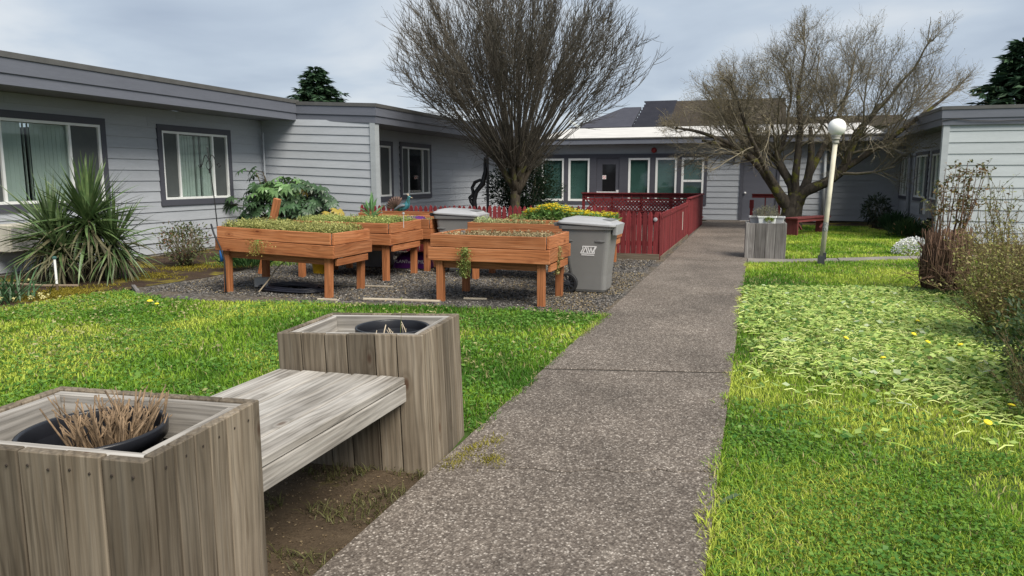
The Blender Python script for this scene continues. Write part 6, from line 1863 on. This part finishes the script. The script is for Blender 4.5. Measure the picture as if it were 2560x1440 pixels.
def wild(label, loc, n, R, H, cane, leafn, lsize, cols, seed, arch=.12, mat=None, name='wild_shrub', leanx=0.0, lrange=(.25, 1.0)):
    T = thing(name, label, 'shrub', loc); rd = random.Random(seed); m = MB(); lp, ld = [], []
    for i in range(n):
        a = rd.uniform(0, 2 * pi); q = rd.random() ** .5; p = Vector((cos(a) * R * .5 * q, sin(a) * R * .5 * q, 0)); L = H * rd.uniform(.55, 1.08)
        sp = q * rd.uniform(.2, .75)
        pts, dd = twig_mesh(m, p, Vector((cos(a) * sp + leanx, sin(a) * sp, 1)), L, cane, cane * .35, 9, rd, upb=-arch * sp * .4, n=4, wob=.085)
        for k in range(6):
            j = rd.randint(2, 8); o = Vector((rd.gauss(0, 1), rd.gauss(0, 1), rd.gauss(.4, .6))); tp, _d = twig_mesh(m, pts[j], (pts[j + 1] - pts[j]).normalized() + o * .6, rd.uniform(.12, .38) * H / 1.4, cane * .5, cane * .25, 4, rd, n=3, wob=.14)
            for z in range(leafn // 6 + 1): lp.append((tp[rd.randint(1, 4)] + Vector((rd.gauss(0, .014), rd.gauss(0, .014), rd.gauss(0, .014))))[:]); ld.append((rd.gauss(0, 1), rd.gauss(0, 1), rd.gauss(.25, .8)))
        for k in range(leafn):
            s = rd.uniform(*lrange); u = s * 9; j = min(8, int(u)); lp.append((pts[j].lerp(pts[j + 1], u - j))[:]); ld.append((rd.gauss(0, 1), rd.gauss(0, 1), rd.gauss(.3, .7)))
    m.build('canes', mat or TWIG2, T, True, fix=False)
    r = np.random.default_rng(seed); v, f = leafquads(np.array(lp), np.array(ld), lsize, lsize * .5, seed, .15); k = r.random((len(lp), 1)); c = np.array(cols[0]) * (1 - k) + np.array(cols[1]) * k
    if len(cols) > 2: mm = r.random(len(lp)) < .22; c[mm] = np.array(cols[2])
    tag(link('leaves', raw_mesh('leaves', v, f, np.repeat(c, 4, 0), LEAFY), T), kind='stuff'); return T
OL = bark_mat('olive_cane_bark', (.085, .068, .032), (.22, .175, .09))
wild('tangled olive green shrub with arching thin canes at the right edge', (3.0, 9.8, 0), 210, .85, 1.02, .0062, 17, .042, ((.14, .14, .04), (.40, .37, .13), (.26, .18, .09)), 81, mat=OL)
wild('tall loose upright canes with small green leaves before the pale wall at right', (3.45, 11.6, 0), 36, .95, 1.62, .0075, 17, .05, ((.12, .13, .05), (.30, .32, .12), (.2, .14, .07)), 83, arch=-.1, mat=OL, lrange=(.35, 1.0))
wild('low tangled olive shrub leaning over the cuttings at the right edge', (2.50, 7.9, 0), 190, .66, .92, .0055, 18, .038, ((.12, .14, .035), (.36, .35, .11), (.24, .17, .08)), 85, mat=OL)
bush('dark_shrub', 'dark leafy shrub mass at the right edge of the cut patch', 'shrub', (2.15, 6.0, 0), (.48, .80, .33, .34), 5600, (.045, .022), ((.012, .035, .010), (.07, .12, .028), (.17, .18, .05), .10), 87, (90, .95, .005), stemmat=OL, hollow=.3, lump=.32)
wild('thin bare twiggy stems at the right edge before the dark shrub', (1.92, 5.45, 0), 60, .42, .55, .004, 8, .03, ((.03, .06, .02), (.12, .15, .05), (.1, .08, .04)), 89, mat=OL)

# gnarled vine stem at the corner behind the beds
V_ = thing('gnarled_vine', 'black gnarled twisted vine stem by the wall behind the second bin', 'vine', (-6.95, 18.0, 0))
m = MB(); m.tube([(.06, 0, 0), (.05, 0, .5), (.0, .0, .95), (.06, 0, 1.18), (.22, .05, 1.38), (.30, .05, 1.7), (.28, .05, 2.05)], [.07, .07, .065, .06, .07, .055, .03], 9); m.build('stem', IRON, V_, True)
m = MB(); m.tube([(.04, 0, .75), (-.08, 0, .92), (-.12, 0, 1.02), (-.02, 0, 1.12), (-.06, .02, 1.28), (.02, .02, 1.42), (.16, .03, 1.48), (.28, .04, 1.42)], [.05, .05, .05, .045, .045, .045, .04, .03], 8); m.build('branch', IRON, V_, True)
m = MB(); m.tube([(-7.05, 19.3, 0), (-7.05, 19.3, 2.7)], .04, 8); tag(m.build('drain_pipe', plain('dark_pipe', (.06, .06, .065), .5)), 'thin dark vertical pipe beside the evergreen shrub at the wall', 'pipe')

# a lawn weed leaf lying over the path edge
m = strap(.22, .03, .5, 3); tag(m.build('fallen_leaf', leaf_mat('weed_leaf', (.07, .12, .05), (.12, .18, .08)), None, True, (-.02, 3.52, .05), (0, .15, radians(225)), fix=False), 'long narrow green leaf lying across the right edge of the path', 'leaf')
print('objects', len(bpy.data.objects))
